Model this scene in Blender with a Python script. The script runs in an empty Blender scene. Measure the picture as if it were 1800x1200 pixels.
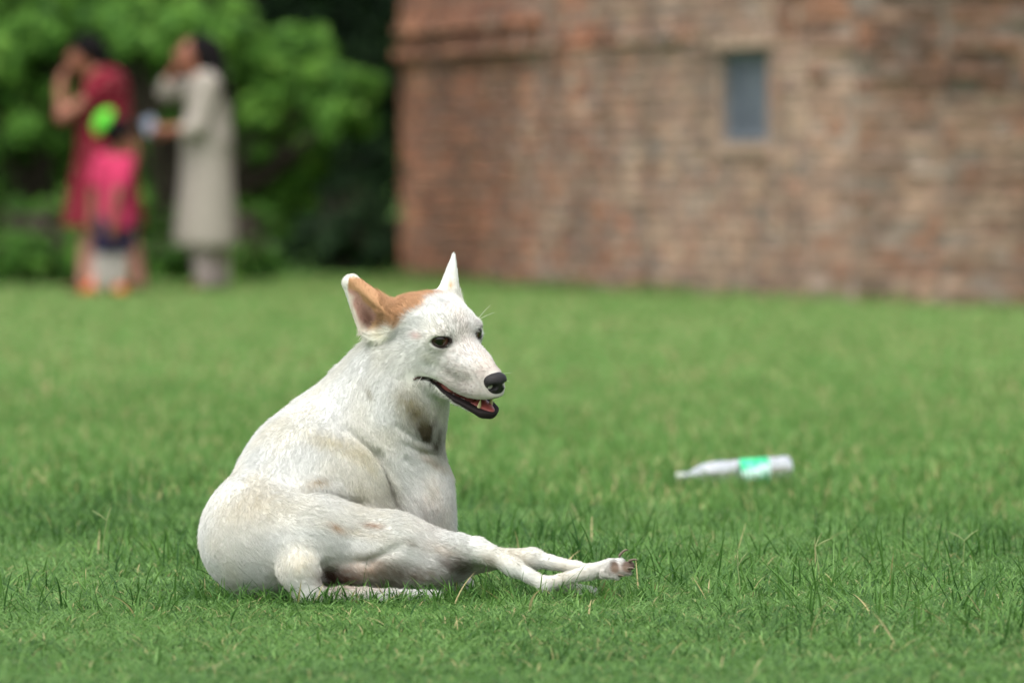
import bpy, math, random
import numpy as np
from mathutils import Vector, Matrix

# ------------------------------------------------------------------ camera, sky, sun, exposure
S = bpy.context.scene
COL = S.collection
random.seed(7)
RNG = np.random.default_rng(7)

CAM_H = 0.745                 # crouching photographer
DIST = 16.0                   # metres to the dog
PITCH = math.atan((600 - 305) / 16000.0)
cam_data = bpy.data.cameras.new('camera')
cam = bpy.data.objects.new('camera', cam_data)
COL.objects.link(cam)
cam.location = (0.0, -DIST, CAM_H)
cam.rotation_euler = (math.radians(90) - PITCH, 0, 0)
cam_data.sensor_width = 22.3
cam_data.lens = 22.3 * 16000 / 1800.0
cam_data.clip_start = 0.5
cam_data.clip_end = 2000
cam_data.dof.use_dof = True
cam_data.dof.focus_distance = 16.05
cam_data.dof.aperture_fstop = 3.8
cam_data.dof.aperture_blades = 0
S.camera = cam

SUN_EL, SUN_AZ = math.radians(62), math.radians(-158)   # azimuth from +Y (away) towards +X; light from the photographer's left
world = bpy.data.worlds.new('World')
S.world = world
world.use_nodes = True
wn = world.node_tree.nodes
wl = world.node_tree.links
for n in list(wn):
    wn.remove(n)
w_out = wn.new('ShaderNodeOutputWorld')
w_bg = wn.new('ShaderNodeBackground')
w_bg.inputs['Strength'].default_value = 0.15
w_sky = wn.new('ShaderNodeTexSky')
w_sky.sky_type = 'NISHITA'
w_sky.sun_disc = False
w_sky.sun_elevation = SUN_EL
w_sky.sun_rotation = SUN_AZ
w_sky.air_density = 1.6
w_sky.dust_density = 6.0
w_sky.ozone_density = 1.0
w_hs = wn.new('ShaderNodeHueSaturation')      # overcast: the cloud layer washes the blue out
w_hs.inputs['Saturation'].default_value = 0.38
wl.new(w_sky.outputs[0], w_hs.inputs['Color'])
wl.new(w_hs.outputs[0], w_bg.inputs['Color'])
wl.new(w_bg.outputs[0], w_out.inputs[0])

sun_data = bpy.data.lights.new('sun', 'SUN')
sun_data.energy = 0.55
sun_data.angle = math.radians(80)
sun_data.color = (1.0, 0.98, 0.95)
sun = bpy.data.objects.new('sun', sun_data)
COL.objects.link(sun)
sd = Vector((math.sin(SUN_AZ) * math.cos(SUN_EL), math.cos(SUN_AZ) * math.cos(SUN_EL), math.sin(SUN_EL)))
sun.rotation_euler = sd.to_track_quat('Z', 'Y').to_euler()

S.view_settings.view_transform = 'Standard'
S.view_settings.look = 'None'
S.view_settings.gamma = 1.0
S.view_settings.use_curve_mapping = False
S.view_settings.exposure = 0.93
S.render.engine = 'CYCLES'
S.cycles.use_denoising = True
S.cycles.max_bounces = 6
S.cycles.transparent_max_bounces = 8


# ------------------------------------------------------------------ helpers
def srgb(r, g, b):
    f = lambda c: (c / 12.92 if c <= 0.04045 else ((c + 0.055) / 1.055) ** 2.4)
    return (f(r / 255), f(g / 255), f(b / 255), 1.0)


def at(px, py, y):
    """world point that the photograph (1800 x 1200) shows at pixel px, py when it lies at depth y"""
    dx, dz = (px - 900) / 16000.0, (600 - py) / 16000.0
    d = Vector((dx, math.cos(PITCH) + dz * math.sin(PITCH), -math.sin(PITCH) + dz * math.cos(PITCH)))
    t = (y + DIST) / d.y
    return Vector((d.x * t, y, CAM_H + d.z * t))


def tag(o, label=None, cat=None, group=None, kind=None):
    if label: o['label'] = label
    if cat: o['category'] = cat
    if group: o['group'] = group
    if kind: o['kind'] = kind
    return o


def empty(name, loc=(0, 0, 0), rz=0.0):
    o = bpy.data.objects.new(name, None)
    COL.objects.link(o)
    o.location = loc
    o.rotation_euler.z = rz
    o.empty_display_size = 0.1
    return o


def mesh_obj(name, verts, faces, mat=None, parent=None, smooth=False):
    me = bpy.data.meshes.new(name)
    me.from_pydata([tuple(v) for v in verts], [], [tuple(f) for f in faces])
    if smooth:
        me.polygons.foreach_set('use_smooth', [True] * len(me.polygons))
    me.update()
    o = bpy.data.objects.new(name, me)
    COL.objects.link(o)
    if mat: me.materials.append(mat)
    if parent: o.parent = parent
    return o


def np_mesh(name, V, F, mat=None, parent=None, smooth=True):
    """fast mesh from numpy; F is (n,3) or (n,4)"""
    me = bpy.data.meshes.new(name)
    F = np.asarray(F, dtype=np.int32)
    k = F.shape[1]
    me.vertices.add(len(V))
    me.vertices.foreach_set('co', np.asarray(V, dtype=np.float32).ravel())
    me.loops.add(F.size)
    me.loops.foreach_set('vertex_index', F.ravel())
    me.polygons.add(len(F))
    me.polygons.foreach_set('loop_start', np.arange(len(F), dtype=np.int32) * k)
    me.polygons.foreach_set('use_smooth', np.full(len(F), smooth))
    me.update(calc_edges=True)
    me.validate()
    o = bpy.data.objects.new(name, me)
    COL.objects.link(o)
    if mat: me.materials.append(mat)
    if parent: o.parent = parent
    return o


def set_attr(me, name, data, kind='FLOAT', domain='POINT'):
    a = me.attributes.new(name, kind, domain)
    key = {'FLOAT': 'value', 'FLOAT_COLOR': 'color', 'FLOAT_VECTOR': 'vector'}[kind]
    a.data.foreach_set(key, np.asarray(data, dtype=np.float32).ravel())


class Mat:
    """small node-tree builder"""
    def __init__(self, name, rough=0.7, spec=0.3):
        self.m = bpy.data.materials.new(name)
        self.m.use_nodes = True
        self.n = self.m.node_tree.nodes
        self.l = self.m.node_tree.links
        self.b = self.n['Principled BSDF']
        self.out = self.n['Material Output']
        self.b.inputs['Roughness'].default_value = rough
        self.b.inputs['Specular IOR Level'].default_value = spec

    def node(self, t, **kw):
        n = self.n.new(t)
        for k, v in kw.items():
            setattr(n, k, v)
        return n

    def coord(self, which='Object', scale=(1, 1, 1)):
        c = self.node('ShaderNodeTexCoord')
        mp = self.node('ShaderNodeMapping')
        mp.inputs['Scale'].default_value = scale
        self.l.new(c.outputs[which], mp.inputs['Vector'])
        return mp.outputs[0]

    def noise(self, vec, scale, detail=4, rough=0.6):
        t = self.node('ShaderNodeTexNoise')
        t.inputs['Scale'].default_value = scale
        t.inputs['Detail'].default_value = detail
        t.inputs['Roughness'].default_value = rough
        if vec is not None: self.l.new(vec, t.inputs['Vector'])
        return t.outputs['Fac']

    def ramp(self, fac, stops):
        r = self.node('ShaderNodeValToRGB')
        cr = r.color_ramp
        while len(cr.elements) < len(stops): cr.elements.new(0.5)
        for e, (p, c) in zip(cr.elements, stops):
            e.position = p
            e.color = c if len(c) == 4 else (*c, 1)
        self.l.new(fac, r.inputs['Fac'])
        return r.outputs['Color']

    def mix(self, fac, a, b, mode='MIX'):
        x = self.node('ShaderNodeMix', data_type='RGBA', blend_type=mode)
        for sock, v in ((x.inputs[0], fac), (x.inputs[6], a), (x.inputs[7], b)):
            if hasattr(v, 'is_linked') or hasattr(v, 'links'): self.l.new(v, sock)
            else: sock.default_value = v
        return x.outputs[2]

    def attr(self, name, out='Color'):
        a = self.node('ShaderNodeAttribute', attribute_name=name)
        return a.outputs[out]

    def color(self, v):
        if hasattr(v, 'is_linked') or hasattr(v, 'links'): self.l.new(v, self.b.inputs['Base Color'])
        else: self.b.inputs['Base Color'].default_value = v
        return self

    def bump(self, h, strength=0.4, dist=0.01):
        b = self.node('ShaderNodeBump')
        b.inputs['Strength'].default_value = strength
        b.inputs['Distance'].default_value = dist
        self.l.new(h, b.inputs['Height'])
        self.l.new(b.outputs[0], self.b.inputs['Normal'])
        return self


# ------------------------------------------------------------------ smooth-blend surface modelling (signed distances, surface nets)
def smin(a, b, k):
    if k <= 0: return np.minimum(a, b)
    h = np.maximum(k - np.abs(a - b), 0) / k
    return np.minimum(a, b) - h * h * k * 0.25


def smax(a, b, k):
    return -smin(-a, -b, k)


def sd_cone(P, a, b, r1, r2):
    a = np.asarray(a, np.float32); b = np.asarray(b, np.float32)
    ab = b - a
    q = P - a
    t = np.clip(q @ ab / max(float(ab @ ab), 1e-12), 0, 1)
    d = q - t[:, None] * ab
    return np.sqrt(np.einsum('ij,ij->i', d, d)) - (r1 + (r2 - r1) * t)


def sd_ell(P, c, r, R=None):
    """ellipsoid, R rows are its axes"""
    q = P - np.asarray(c, np.float32)
    if R is not None: q = q @ np.asarray(R, np.float32).T
    r = np.asarray(r, np.float32)
    k0 = np.sqrt((((q / r) ** 2)).sum(1))
    k1 = np.sqrt((((q / (r * r)) ** 2)).sum(1))
    return k0 * (k0 - 1) / np.maximum(k1, 1e-6)


def surface_nets(f, lo, hi, h, band=2.6, project=2):
    """triangulated/quads surface of f = 0 inside the box; coarse pass first, then only cells near the surface"""
    lo = np.asarray(lo, np.float32); hi = np.asarray(hi, np.float32)
    c = 4
    n = (np.ceil((hi - lo) / (h * c)).astype(int) + 1)
    ax = [lo[i] + np.arange(n[i], dtype=np.float32) * h * c for i in range(3)]
    G = np.stack(np.meshgrid(*ax, indexing='ij'), -1).reshape(-1, 3)
    C = f(G).reshape(n)
    N = (n - 1) * c + 1
    D = np.repeat(np.repeat(np.repeat(C, c, 0), c, 1), c, 2)[:N[0], :N[1], :N[2]].copy()
    near = np.abs(C) < h * c * band
    m = near.copy()
    for a in range(3):
        m |= np.roll(near, 1, a)
    M = np.repeat(np.repeat(np.repeat(m, c, 0), c, 1), c, 2)[:N[0], :N[1], :N[2]]
    idx = np.argwhere(M)
    P = lo + idx.astype(np.float32) * h
    out = np.empty(len(P), np.float32)
    for s in range(0, len(P), 400000):
        out[s:s + 400000] = f(P[s:s + 400000])
    D[M] = out
    sgn = D < 0
    cs = sgn[:-1, :-1, :-1].astype(np.int8)
    tot = np.zeros_like(cs)
    for i in (0, 1):
        for j in (0, 1):
            for k in (0, 1):
                tot += sgn[i:N[0] - 1 + i, j:N[1] - 1 + j, k:N[2] - 1 + k]
    act = (tot > 0) & (tot < 8)
    cells = np.argwhere(act)
    vid = np.full(act.shape, -1, np.int32)
    vid[act] = np.arange(len(cells))
    acc = np.zeros((len(cells), 3), np.float32); cnt = np.zeros(len(cells), np.float32)
    corners = [(i, j, k) for i in (0, 1) for j in (0, 1) for k in (0, 1)]
    for p in corners:
        for a in range(3):
            if p[a]: continue
            q = list(p); q[a] = 1
            d0 = D[cells[:, 0] + p[0], cells[:, 1] + p[1], cells[:, 2] + p[2]]
            d1 = D[cells[:, 0] + q[0], cells[:, 1] + q[1], cells[:, 2] + q[2]]
            x = (d0 < 0) != (d1 < 0)
            t = np.where(x, d0 / np.where(x, d0 - d1, 1), 0)
            pt = np.array(p, np.float32)[None].repeat(len(cells), 0)
            pt[:, a] += t
            acc[x] += pt[x]; cnt[x] += 1
    V = lo + (cells + acc / cnt[:, None]) * h
    F = []
    for a in range(3):
        b, c2 = (a + 1) % 3, (a + 2) % 3
        s0 = [slice(None)] * 3; s1 = [slice(None)] * 3
        s0[a] = slice(0, N[a] - 1); s1[a] = slice(1, N[a])
        ch = sgn[tuple(s0)] != sgn[tuple(s1)]
        e = np.argwhere(ch)
        e = e[(e[:, b] > 0) & (e[:, c2] > 0) & (e[:, b] < N[b] - 1) & (e[:, c2] < N[c2] - 1)]
        first = sgn[e[:, 0], e[:, 1], e[:, 2]]
        o = []
        for db, dc in ((1, 1), (0, 1), (0, 0), (1, 0)):
            q = e.copy(); q[:, b] -= db; q[:, c2] -= dc
            o.append(vid[q[:, 0], q[:, 1], q[:, 2]])
        Q = np.stack(o, 1)
        Q[~first] = Q[~first][:, ::-1]
        F.append(Q)
    F = np.concatenate(F)
    F = F[(F >= 0).all(1)]
    V = V.astype(np.float32)
    for _ in range(project):
        V = (V - f(V).clip(-h, h)[:, None] * vert_normals(V, F)).astype(np.float32)
    return V, F


def vert_normals(V, F):
    n = np.cross(V[F[:, 2]] - V[F[:, 0]], V[F[:, 3]] - V[F[:, 1]])
    N = np.zeros_like(V)
    for k in range(4):
        for a in range(3):
            N[:, a] += np.bincount(F[:, k], n[:, a], len(V))
    return (N / np.maximum(np.linalg.norm(N, axis=1, keepdims=True), 1e-12)).astype(np.float32)


class Field:
    """ordered list of smooth unions and cuts; each is evaluated only near its own box"""
    def __init__(self, block=0.06, margin=0.05):
        self.ops = []; self.block = block; self.margin = margin

    def add(self, mode, fn, lo, hi, k):
        m = self.margin + k
        self.ops.append((mode, fn, np.asarray(lo) - m, np.asarray(hi) + m, k))

    def cone(self, a, b, r1, r2, k, mode='u'):
        a = np.asarray(a, np.float32); b = np.asarray(b, np.float32); r = max(r1, r2)
        self.add(mode, lambda P: sd_cone(P, a, b, r1, r2), np.minimum(a, b) - r, np.maximum(a, b) + r, k)

    def ell(self, c, r, k, R=None, mode='u'):
        c = np.asarray(c, np.float32); m = float(np.max(r))
        self.add(mode, lambda P: sd_ell(P, c, r, R), c - m, c + m, k)

    def __call__(self, P):
        P = np.asarray(P, np.float32)
        out = np.empty(len(P), np.float32)
        B = np.floor(P / self.block).astype(np.int64)
        B -= B.min(0)
        mx = B.max(0) + 1
        key = (B[:, 0] * mx[1] + B[:, 1]) * mx[2] + B[:, 2]
        order = np.argsort(key, kind='stable')
        cuts = np.flatnonzero(np.diff(key[order])) + 1
        for idx in np.split(order, cuts):
            Q = P[idx]
            lo, hi = Q.min(0), Q.max(0)
            d = np.full(len(Q), 0.09 if self.block < 0.1 else 0.3, np.float32)
            for mode, fn, a, b, k in self.ops:
                if (lo > b).any() or (hi < a).any(): continue
                v = fn(Q)
                d = smin(d, v, k) if mode == 'u' else smax(d, -v, k)
            out[idx] = d
        return out


def vnoise(P, scale, seed=0):
    """smooth value noise in 0..1 for colouring vertices"""
    q = P * scale + seed * 17.3
    i = np.floor(q).astype(np.int64); w = q - i
    w = w * w * (3 - 2 * w)
    r = 0
    for a in (0, 1):
        for b in (0, 1):
            for c in (0, 1):
                hsh = ((i[:, 0] + a) * 73856093) ^ ((i[:, 1] + b) * 19349663) ^ ((i[:, 2] + c) * 83492791)
                hsh = (hsh * 1103515245 + 12345) & 0x7fffffff
                v = (hsh % 10007) / 10007.0
                ww = (w[:, 0] if a else 1 - w[:, 0]) * (w[:, 1] if b else 1 - w[:, 1]) * (w[:, 2] if c else 1 - w[:, 2])
                r = r + v * ww
    return r

# ------------------------------------------------------------------ ground
WP = [(-0.55, 52.0), (-0.74, 48.0), (0.20, 43.1), (0.50, 41.7), (1.56, 37.0), (1.72, 36.7), (1.98, 36.62), (2.5, 36.9), (5.2, 39.2)]      # plan of the brick building's foot (first point is its hidden return)


def terrain(x, y):
    """gentle swells of the lawn, a low bank against the building"""
    x = np.asarray(x, float); y = np.asarray(y, float)
    z = 0.012 * np.sin(x * 1.9 + 0.7 * y) + 0.010 * np.sin(y * 1.3 - x * 0.8)
    near = 1 - np.exp(-((x + 0.2) ** 2 + (y - 0.1) ** 2) / 0.9)          # level where the dog lies
    z = z * near
    z = z + 0.01 * np.exp(-(((x - 1.3) / 1.2) ** 2 + ((y - 36.5) / 3.5) ** 2))
    z = z - 0.10 * np.exp(-(((x - 3.6) / 1.1) ** 2 + ((y - 37.5) / 3.2) ** 2))
    return z


xs = np.concatenate([[-900, -300, -100, -40, -20], np.arange(-12, 12.01, 0.3), [20, 40, 100, 300, 900]])
ys = np.concatenate([[-400, -100, -40], np.arange(-20, 60.01, 0.3), [70, 90, 140, 300, 900]])
gx, gy = np.meshgrid(xs, ys, indexing='ij')
gz = terrain(gx, gy) - 0.004
ni, nj = gx.shape
gi = np.arange(ni * nj).reshape(ni, nj)
gf = np.stack([gi[:-1, :-1], gi[1:, :-1], gi[1:, 1:], gi[:-1, 1:]], -1).reshape(-1, 4)
m_soil = Mat('lawn_soil', 0.95, 0.1)
cv = m_soil.coord('Object')
m_soil.color(m_soil.mix(m_soil.noise(cv, 3.0, 6),
                        m_soil.ramp(m_soil.noise(cv, 60, 4), [(0.3, (0.045, 0.110, 0.022)), (0.7, (0.085, 0.185, 0.036))]),
                        m_soil.ramp(m_soil.noise(cv, 45, 4), [(0.3, (0.055, 0.125, 0.026)), (0.75, (0.115, 0.190, 0.052))])))
ground = np_mesh('ground', np.stack([gx, gy, gz], -1).reshape(-1, 3), gf, m_soil.m)
tag(ground, 'wide green lawn running back to the bushes and the brick building', kind='structure')

# ------------------------------------------------------------------ old brick building
building = empty('brick_building', (WP[2][0], WP[2][1], 0))
tag(building, 'old weathered brick building with a small slatted window, behind the lawn', 'building')
BO = np.array((WP[2][0], WP[2][1], 0.0))
COURSE, BL = 0.082, 0.235
WALL_TOP = 3.1


def brick_mat(name, use_random):
    m = Mat(name, 0.92, 0.15)
    c = m.coord('Object')
    if use_random:
        base = m.node('ShaderNodeObjectInfo').outputs['Color']
    else:
        base = m.attr('brick')
    nz = m.noise(c, 9, 6, 0.7)
    grime = m.ramp(m.noise(c, 3.0, 6, 0.65), [(0.35, (0.80, 0.80, 0.80)), (0.65, (1.12, 1.12, 1.12))])
    a = m.mix(0.35, base, m.ramp(nz, [(0.3, (0.115, 0.075, 0.055)), (0.7, (0.33, 0.26, 0.21))]))
    m.color(m.mix(1.0, a, grime, 'MULTIPLY'))
    m.bump(m.noise(c, 40, 6, 0.7), 0.8, 0.02)
    return m


m_brick = brick_mat('weathered_brick', True)
m_brick2 = brick_mat('weathered_brick_far', False)
m_mortar = Mat('lime_mortar', 0.95, 0.1)
cv = m_mortar.coord('Object')
m_mortar.color(m_mortar.ramp(m_mortar.noise(cv, 5, 6), [(0.3, (0.17, 0.135, 0.11)), (0.7, (0.31, 0.26, 0.22))]))
m_mortar.bump(m_mortar.noise(cv, 30, 6), 0.8, 0.02)

WIN_FACE, WIN_S0, WIN_S1, WIN_Z0, WIN_Z1 = 3, 3.38, 4.58, 0.93, 1.48


def face_frame(i):
    a, b = np.array(WP[i]), np.array(WP[i + 1])
    L = np.linalg.norm(b - a)
    t = (b - a) / L
    n = np.array((t[1], -t[0]))
    if n[1] > 0: n = -n
    return a, t, n, L


def prism(name, rect_pts, depth_dir, mat, parent):
    p = [np.asarray(q) for q in rect_pts]
    v = p + [q + depth_dir for q in p]
    f = [(3, 2, 1, 0), (4, 5, 6, 7), (0, 1, 5, 4), (1, 2, 6, 5), (2, 3, 7, 6), (3, 0, 4, 7)]
    return mesh_obj(name, [q - BO for q in v], f, mat, parent)


# mortar core: one continuous skin just behind the brick faces, with the window hole left open
cv_, cf_ = [], []
def quad(a, b, c, d):
    i = len(cv_)
    cv_.extend([a, b, c, d]); cf_.append((i, i + 1, i + 2, i + 3))


for i in range(len(WP) - 1):
    a, t, n, L = face_frame(i)
    pt = lambda s, z, o=0.0: np.array((*(a + t * s + n * o), z))
    zt = WALL_TOP
    if i == WIN_FACE:
        s0, s1, z0, z1 = WIN_S0, WIN_S1, WIN_Z0, WIN_Z1
        quad(pt(0, -0.2), pt(s0, -0.2), pt(s0, zt), pt(0, zt))
        quad(pt(s1, -0.2), pt(L, -0.2), pt(L, zt), pt(s1, zt))
        quad(pt(s0, -0.2), pt(s1, -0.2), pt(s1, z0), pt(s0, z0))
        quad(pt(s0, z1), pt(s1, z1), pt(s1, zt), pt(s0, zt))
        dpt = -0.28
        quad(pt(s0, z0), pt(s1, z0), pt(s1, z0, dpt), pt(s0, z0, dpt))
        quad(pt(s0, z1), pt(s1, z1), pt(s1, z1, dpt), pt(s0, z1, dpt))
        quad(pt(s0, z0), pt(s0, z1), pt(s0, z1, dpt), pt(s0, z0, dpt))
        quad(pt(s1, z0), pt(s1, z1), pt(s1, z1, dpt), pt(s1, z0, dpt))
        quad(pt(s0, z0, dpt), pt(s1, z0, dpt), pt(s1, z1, dpt), pt(s0, z1, dpt))
    else:
        quad(pt(0, -0.2), pt(L, -0.2), pt(L, zt), pt(0, zt))
top = [np.array((*p, WALL_TOP)) for p in WP] + [np.array((5.2, 52.0, WALL_TOP))]
i0 = len(cv_); cv_.extend(top); cf_.append(tuple(range(i0, i0 + len(top))))
i0 = len(cv_); cv_.extend([np.array((5.2, 39.2, -0.2)), np.array((5.2, 52.0, -0.2)), np.array((5.2, 52.0, WALL_TOP)), np.array((5.2, 39.2, WALL_TOP)),
                           np.array((-0.55, 52.0, -0.2)), np.array((-0.55, 52.0, WALL_TOP))])
cf_.append((i0, i0 + 1, i0 + 2, i0 + 3)); cf_.append((i0 + 1, i0 + 4, i0 + 5, i0 + 2))
core = mesh_obj('wall', [v - BO for v in cv_], cf_, m_mortar.m, building)

# bricks: every one a bevelled block, colours vary brick by brick
brng = np.random.default_rng(11)
tones = {1: [(150, 100, 78), (136, 92, 74), (164, 112, 86), (126, 98, 86), (168, 124, 98), (120, 82, 66)],
         2: [(172, 142, 124), (160, 132, 116), (178, 152, 132), (150, 124, 112), (168, 130, 110), (146, 134, 126), (184, 158, 136)],
         3: [(168, 138, 118), (156, 126, 108), (180, 152, 132), (146, 122, 108), (160, 144, 132), (150, 110, 90)],
         33: [(136, 92, 72), (118, 82, 66), (150, 104, 80), (106, 88, 80), (150, 118, 100), (120, 104, 96), (96, 68, 56)]}
all_b = []
for i in range(len(WP) - 1):
    a, t, n, L = face_frame(i)
    tone_i = (1, 1, 2, 2, 2, 3, 3, 3)[i]
    nc = int((WALL_TOP + 0.1) / COURSE)
    for c in range(nc):
        z = -0.1 + c * COURSE
        s = -brng.random() * BL if c % 2 else -BL * 0.5 * brng.random()
        while s < L:
            w = BL * brng.uniform(0.62, 1.12) if brng.random() < 0.8 else BL * 0.5
            s0, s1 = max(s, 0.0) + 0.006, min(s + w, L) - 0.006
            s += w
            if s1 - s0 < 0.04: continue
            if i == WIN_FACE and s1 > WIN_S0 - 0.03 and s0 < WIN_S1 + 0.03 and z + COURSE > WIN_Z0 - 0.03 and z < WIN_Z1 + 0.03:
                continue
            up = (i >= 4 and z > 1.10 + 0.10 * math.sin(s * 2.1) + (0, 0, 0, 0, 0.35, 0.15, 0, 0)[i] and brng.random() < 0.85)
            bp1 = {1: np.interp(s0, (L * 0.5, L), (0, 0.5)), 2: 0.55, 3: np.interp(s0, (0, 1.8), (0.65, 1.0))}.get(i, 1.0 if i else 0)
            tk = tone_i if i > 3 else (2 if brng.random() < bp1 else 1)
            pal = tones[33 if up else tk]
            rgb = np.array(srgb(*pal[brng.integers(len(pal))])[:3]) * brng.uniform(0.82, 1.15)
            # lost plaster and dark weather streaks: patches of neighbouring bricks share a tone
            pn = float(vnoise(np.array([[s0 * 1.3 + i * 9, z * 0.8, 0.5]]), 1.4, 5)[0])
            pm = float(vnoise(np.array([[s0 * 1.1 + i * 9, z * 1.6, 2.5]]), 3.4, 6)[0])
            rgb = rgb * np.array((1.12, 1.10, 1.11)) * (np.array((1.12, 1.04, 1.00)) if tk == 1 else 1.0) * (0.40 + 0.74 * pn + 0.48 * pm)
            rgb = rgb * (1 + np.array((0.10, 0.0, -0.10)) * (pm - 0.4))
            if up and brng.random() < 0.10: pr = brng.uniform(-0.06, -0.02)
            else: pr = brng.uniform(0.004, 0.020) + (0.018 * brng.random() if up else 0)
            if up: pr += 0.012 * (c % 2) + (0.02 if math.sin(c * 2.7 + s0 * 1.3) > 0.75 else 0)
            # ledges: projecting courses
            ledge = 0
            if brng.random() < (0.92 if i < 2 else 0.62) and i in (0, 1) and (abs(z - 1.54) < COURSE * 0.51 or abs(z - 1.72) < COURSE * 0.8): ledge = 0.085
            if brng.random() < 0.6 and i in (2, 3) and abs(z - 1.56) < COURSE * 0.5 and s0 < 4.3: ledge = 0.05 + brng.uniform(-0.02, 0.01)
            if pr < 0 and ledge == 0: continue
            all_b.append((i, s0, s1, z + 0.005, z + COURSE - 0.006 - brng.uniform(0, 0.004), pr + ledge, rgb))

# courses that show largest in the photograph become single bricks (300); the remainder one joined part
def shown(b):
    i, s0, s1, z0, z1, pr, rgb = b
    a, t, n, L = face_frame(i)
    p0, p1 = a + t * s0, a + t * s1
    if i == 0: return 0
    x0 = 900 + 16000 * p0[0] / (p0[1] + DIST); x1 = 900 + 16000 * p1[0] / (p1[1] + DIST)
    D = (p0[1] + p1[1]) / 2 + DIST
    y0 = 305 - 16000 * (z1 - CAM_H) / D; y1 = 305 - 16000 * (z0 - CAM_H) / D
    vis = max(0, min(x1, 1800) - max(x0, 0)) * max(0, min(y1, 560) - max(y0, 0))
    return vis


rank = sorted(range(len(all_b)), key=lambda k: -shown(all_b[k]))
single = set(rank[:300])


def brick_shape(a, t, n, s0, s1, z0, z1, pr, bev=0.008, jit=0.006):
    """bevelled face block: 8 back/edge verts + 4 front verts, 9 quads"""
    def P(s, z, o): return np.array((*(a + t * s + n * o), z))
    j = lambda: brng.uniform(-jit, jit)
    back = [P(s0, z0, -0.05), P(s1, z0, -0.05), P(s1, z1, -0.05), P(s0, z1, -0.05)]
    mid = [P(s0, z0, pr - bev + j()), P(s1, z0, pr - bev + j()), P(s1, z1, pr - bev + j()), P(s0, z1, pr - bev + j())]
    fr = [P(s0 + bev + abs(j()), z0 + bev, pr + j()), P(s1 - bev - abs(j()), z0 + bev, pr + j()), P(s1 - bev - abs(j()), z1 - bev, pr + j()), P(s0 + bev + abs(j()), z1 - bev, pr + j())]
    f = [(8, 9, 10, 11)]
    for k in range(4):
        l = (k + 1) % 4
        f.append((k, l, 4 + l, 4 + k)); f.append((4 + k, 4 + l, 8 + l, 8 + k))
    return back + mid + fr, f


far_v, far_f, far_c = [], [], []
for k, b in enumerate(all_b):
    i, s0, s1, z0, z1, pr, rgb = b
    a, t, n, L = face_frame(i)
    if k in single:
        c = np.array((*(a + t * (s0 + s1) / 2), (z0 + z1) / 2))
        v, f = brick_shape(a, t, n, s0, s1, z0, z1, pr)
        o = mesh_obj('brick', [q - c for q in v], f, m_brick.m, building)
        o.location = c - BO
        o.color = (*rgb, 1)
    else:
        v, f = brick_shape(a, t, n, s0, s1, z0, z1, pr)
        q = len(far_v)
        far_v.extend([p - BO for p in v]); far_f.extend([tuple(x + q for x in ff) for ff in f]); far_c.extend([rgb] * 12)
fb = np_mesh('brickwork', np.array(far_v), np.array(far_f), m_brick2.m, building, smooth=False)
set_attr(fb.data, 'brick', np.c_[np.array(far_c), np.ones(len(far_c))], 'FLOAT_COLOR')
fb['kind'] = 'stuff'

# small window: blue-grey metal frame with horizontal slats set back in the wall
m_blue = Mat('blue_grey_paint', 0.55, 0.35)
cv = m_blue.coord('Object')
m_blue.color(m_blue.ramp(m_blue.noise(cv, 6, 5), [(0.35, srgb(84, 93, 105)), (0.65, srgb(134, 143, 152))]))
m_lintel = Mat('stone_lintel', 0.9, 0.2)
m_lintel.color(m_lintel.ramp(m_lintel.noise(m_lintel.coord('Object'), 8, 5), [(0.3, srgb(150, 128, 112)), (0.7, srgb(178, 152, 136))]))
a, t, n, L = face_frame(WIN_FACE)
wp = lambda s, z, o: np.array((*(a + t * s + n * o), z))
nn = np.array((*n, 0.0))


def bar(name, s0, s1, z0, z1, o0, o1, mat, parent):
    return prism(name, [wp(s0, z0, o1), wp(s1, z0, o1), wp(s1, z1, o1), wp(s0, z1, o1)], -nn * (o1 - o0), mat, parent)


win = bar('window', WIN_S0 + 0.01, WIN_S1 - 0.01, WIN_Z0 + 0.01, WIN_Z1 - 0.01, -0.12, -0.09, m_blue.m, building)
win['label'] = 'small blue-grey window with horizontal slats'
for (s0, s1, z0, z1) in ((WIN_S0 + 0.012, WIN_S0 + 0.07, WIN_Z0 + 0.012, WIN_Z1 - 0.012), (WIN_S1 - 0.07, WIN_S1 - 0.012, WIN_Z0 + 0.012, WIN_Z1 - 0.012),
                         (WIN_S0 + 0.071, WIN_S1 - 0.071, WIN_Z1 - 0.045, WIN_Z1 - 0.012), (WIN_S0 + 0.071, WIN_S1 - 0.071, WIN_Z0 + 0.012, WIN_Z0 + 0.045)):
    bar('window_frame', s0, s1, z0, z1, -0.089, -0.04, m_blue.m, win)
for k in range(15):
    z = WIN_Z0 + 0.055 + k * 0.0312
    v = [wp(WIN_S0 + 0.072, z, -0.055), wp(WIN_S1 - 0.072, z, -0.055), wp(WIN_S1 - 0.072, z + 0.026, -0.082), wp(WIN_S0 + 0.072, z + 0.026, -0.082)]
    prism('slat', v, np.array((0, 0, -0.004)) - nn * 0.002, m_blue.m, win)
bar('lintel', WIN_S0 - 0.12, WIN_S1 + 0.10, WIN_Z1 + 0.004, WIN_Z1 + 0.105, -0.05, 0.045, m_lintel.m, building)
bar('sill', WIN_S0 - 0.06, WIN_S1 + 0.06, WIN_Z0 - 0.07, WIN_Z0 - 0.003, -0.05, 0.035, m_lintel.m, building)
for s0, s1 in ((WIN_S0 - 0.032, WIN_S0 - 0.003), (WIN_S1 + 0.003, WIN_S1 + 0.032)):
    bar('jamb', s0, s1, WIN_Z0, WIN_Z1, -0.05, 0.012, m_lintel.m, building)

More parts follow.
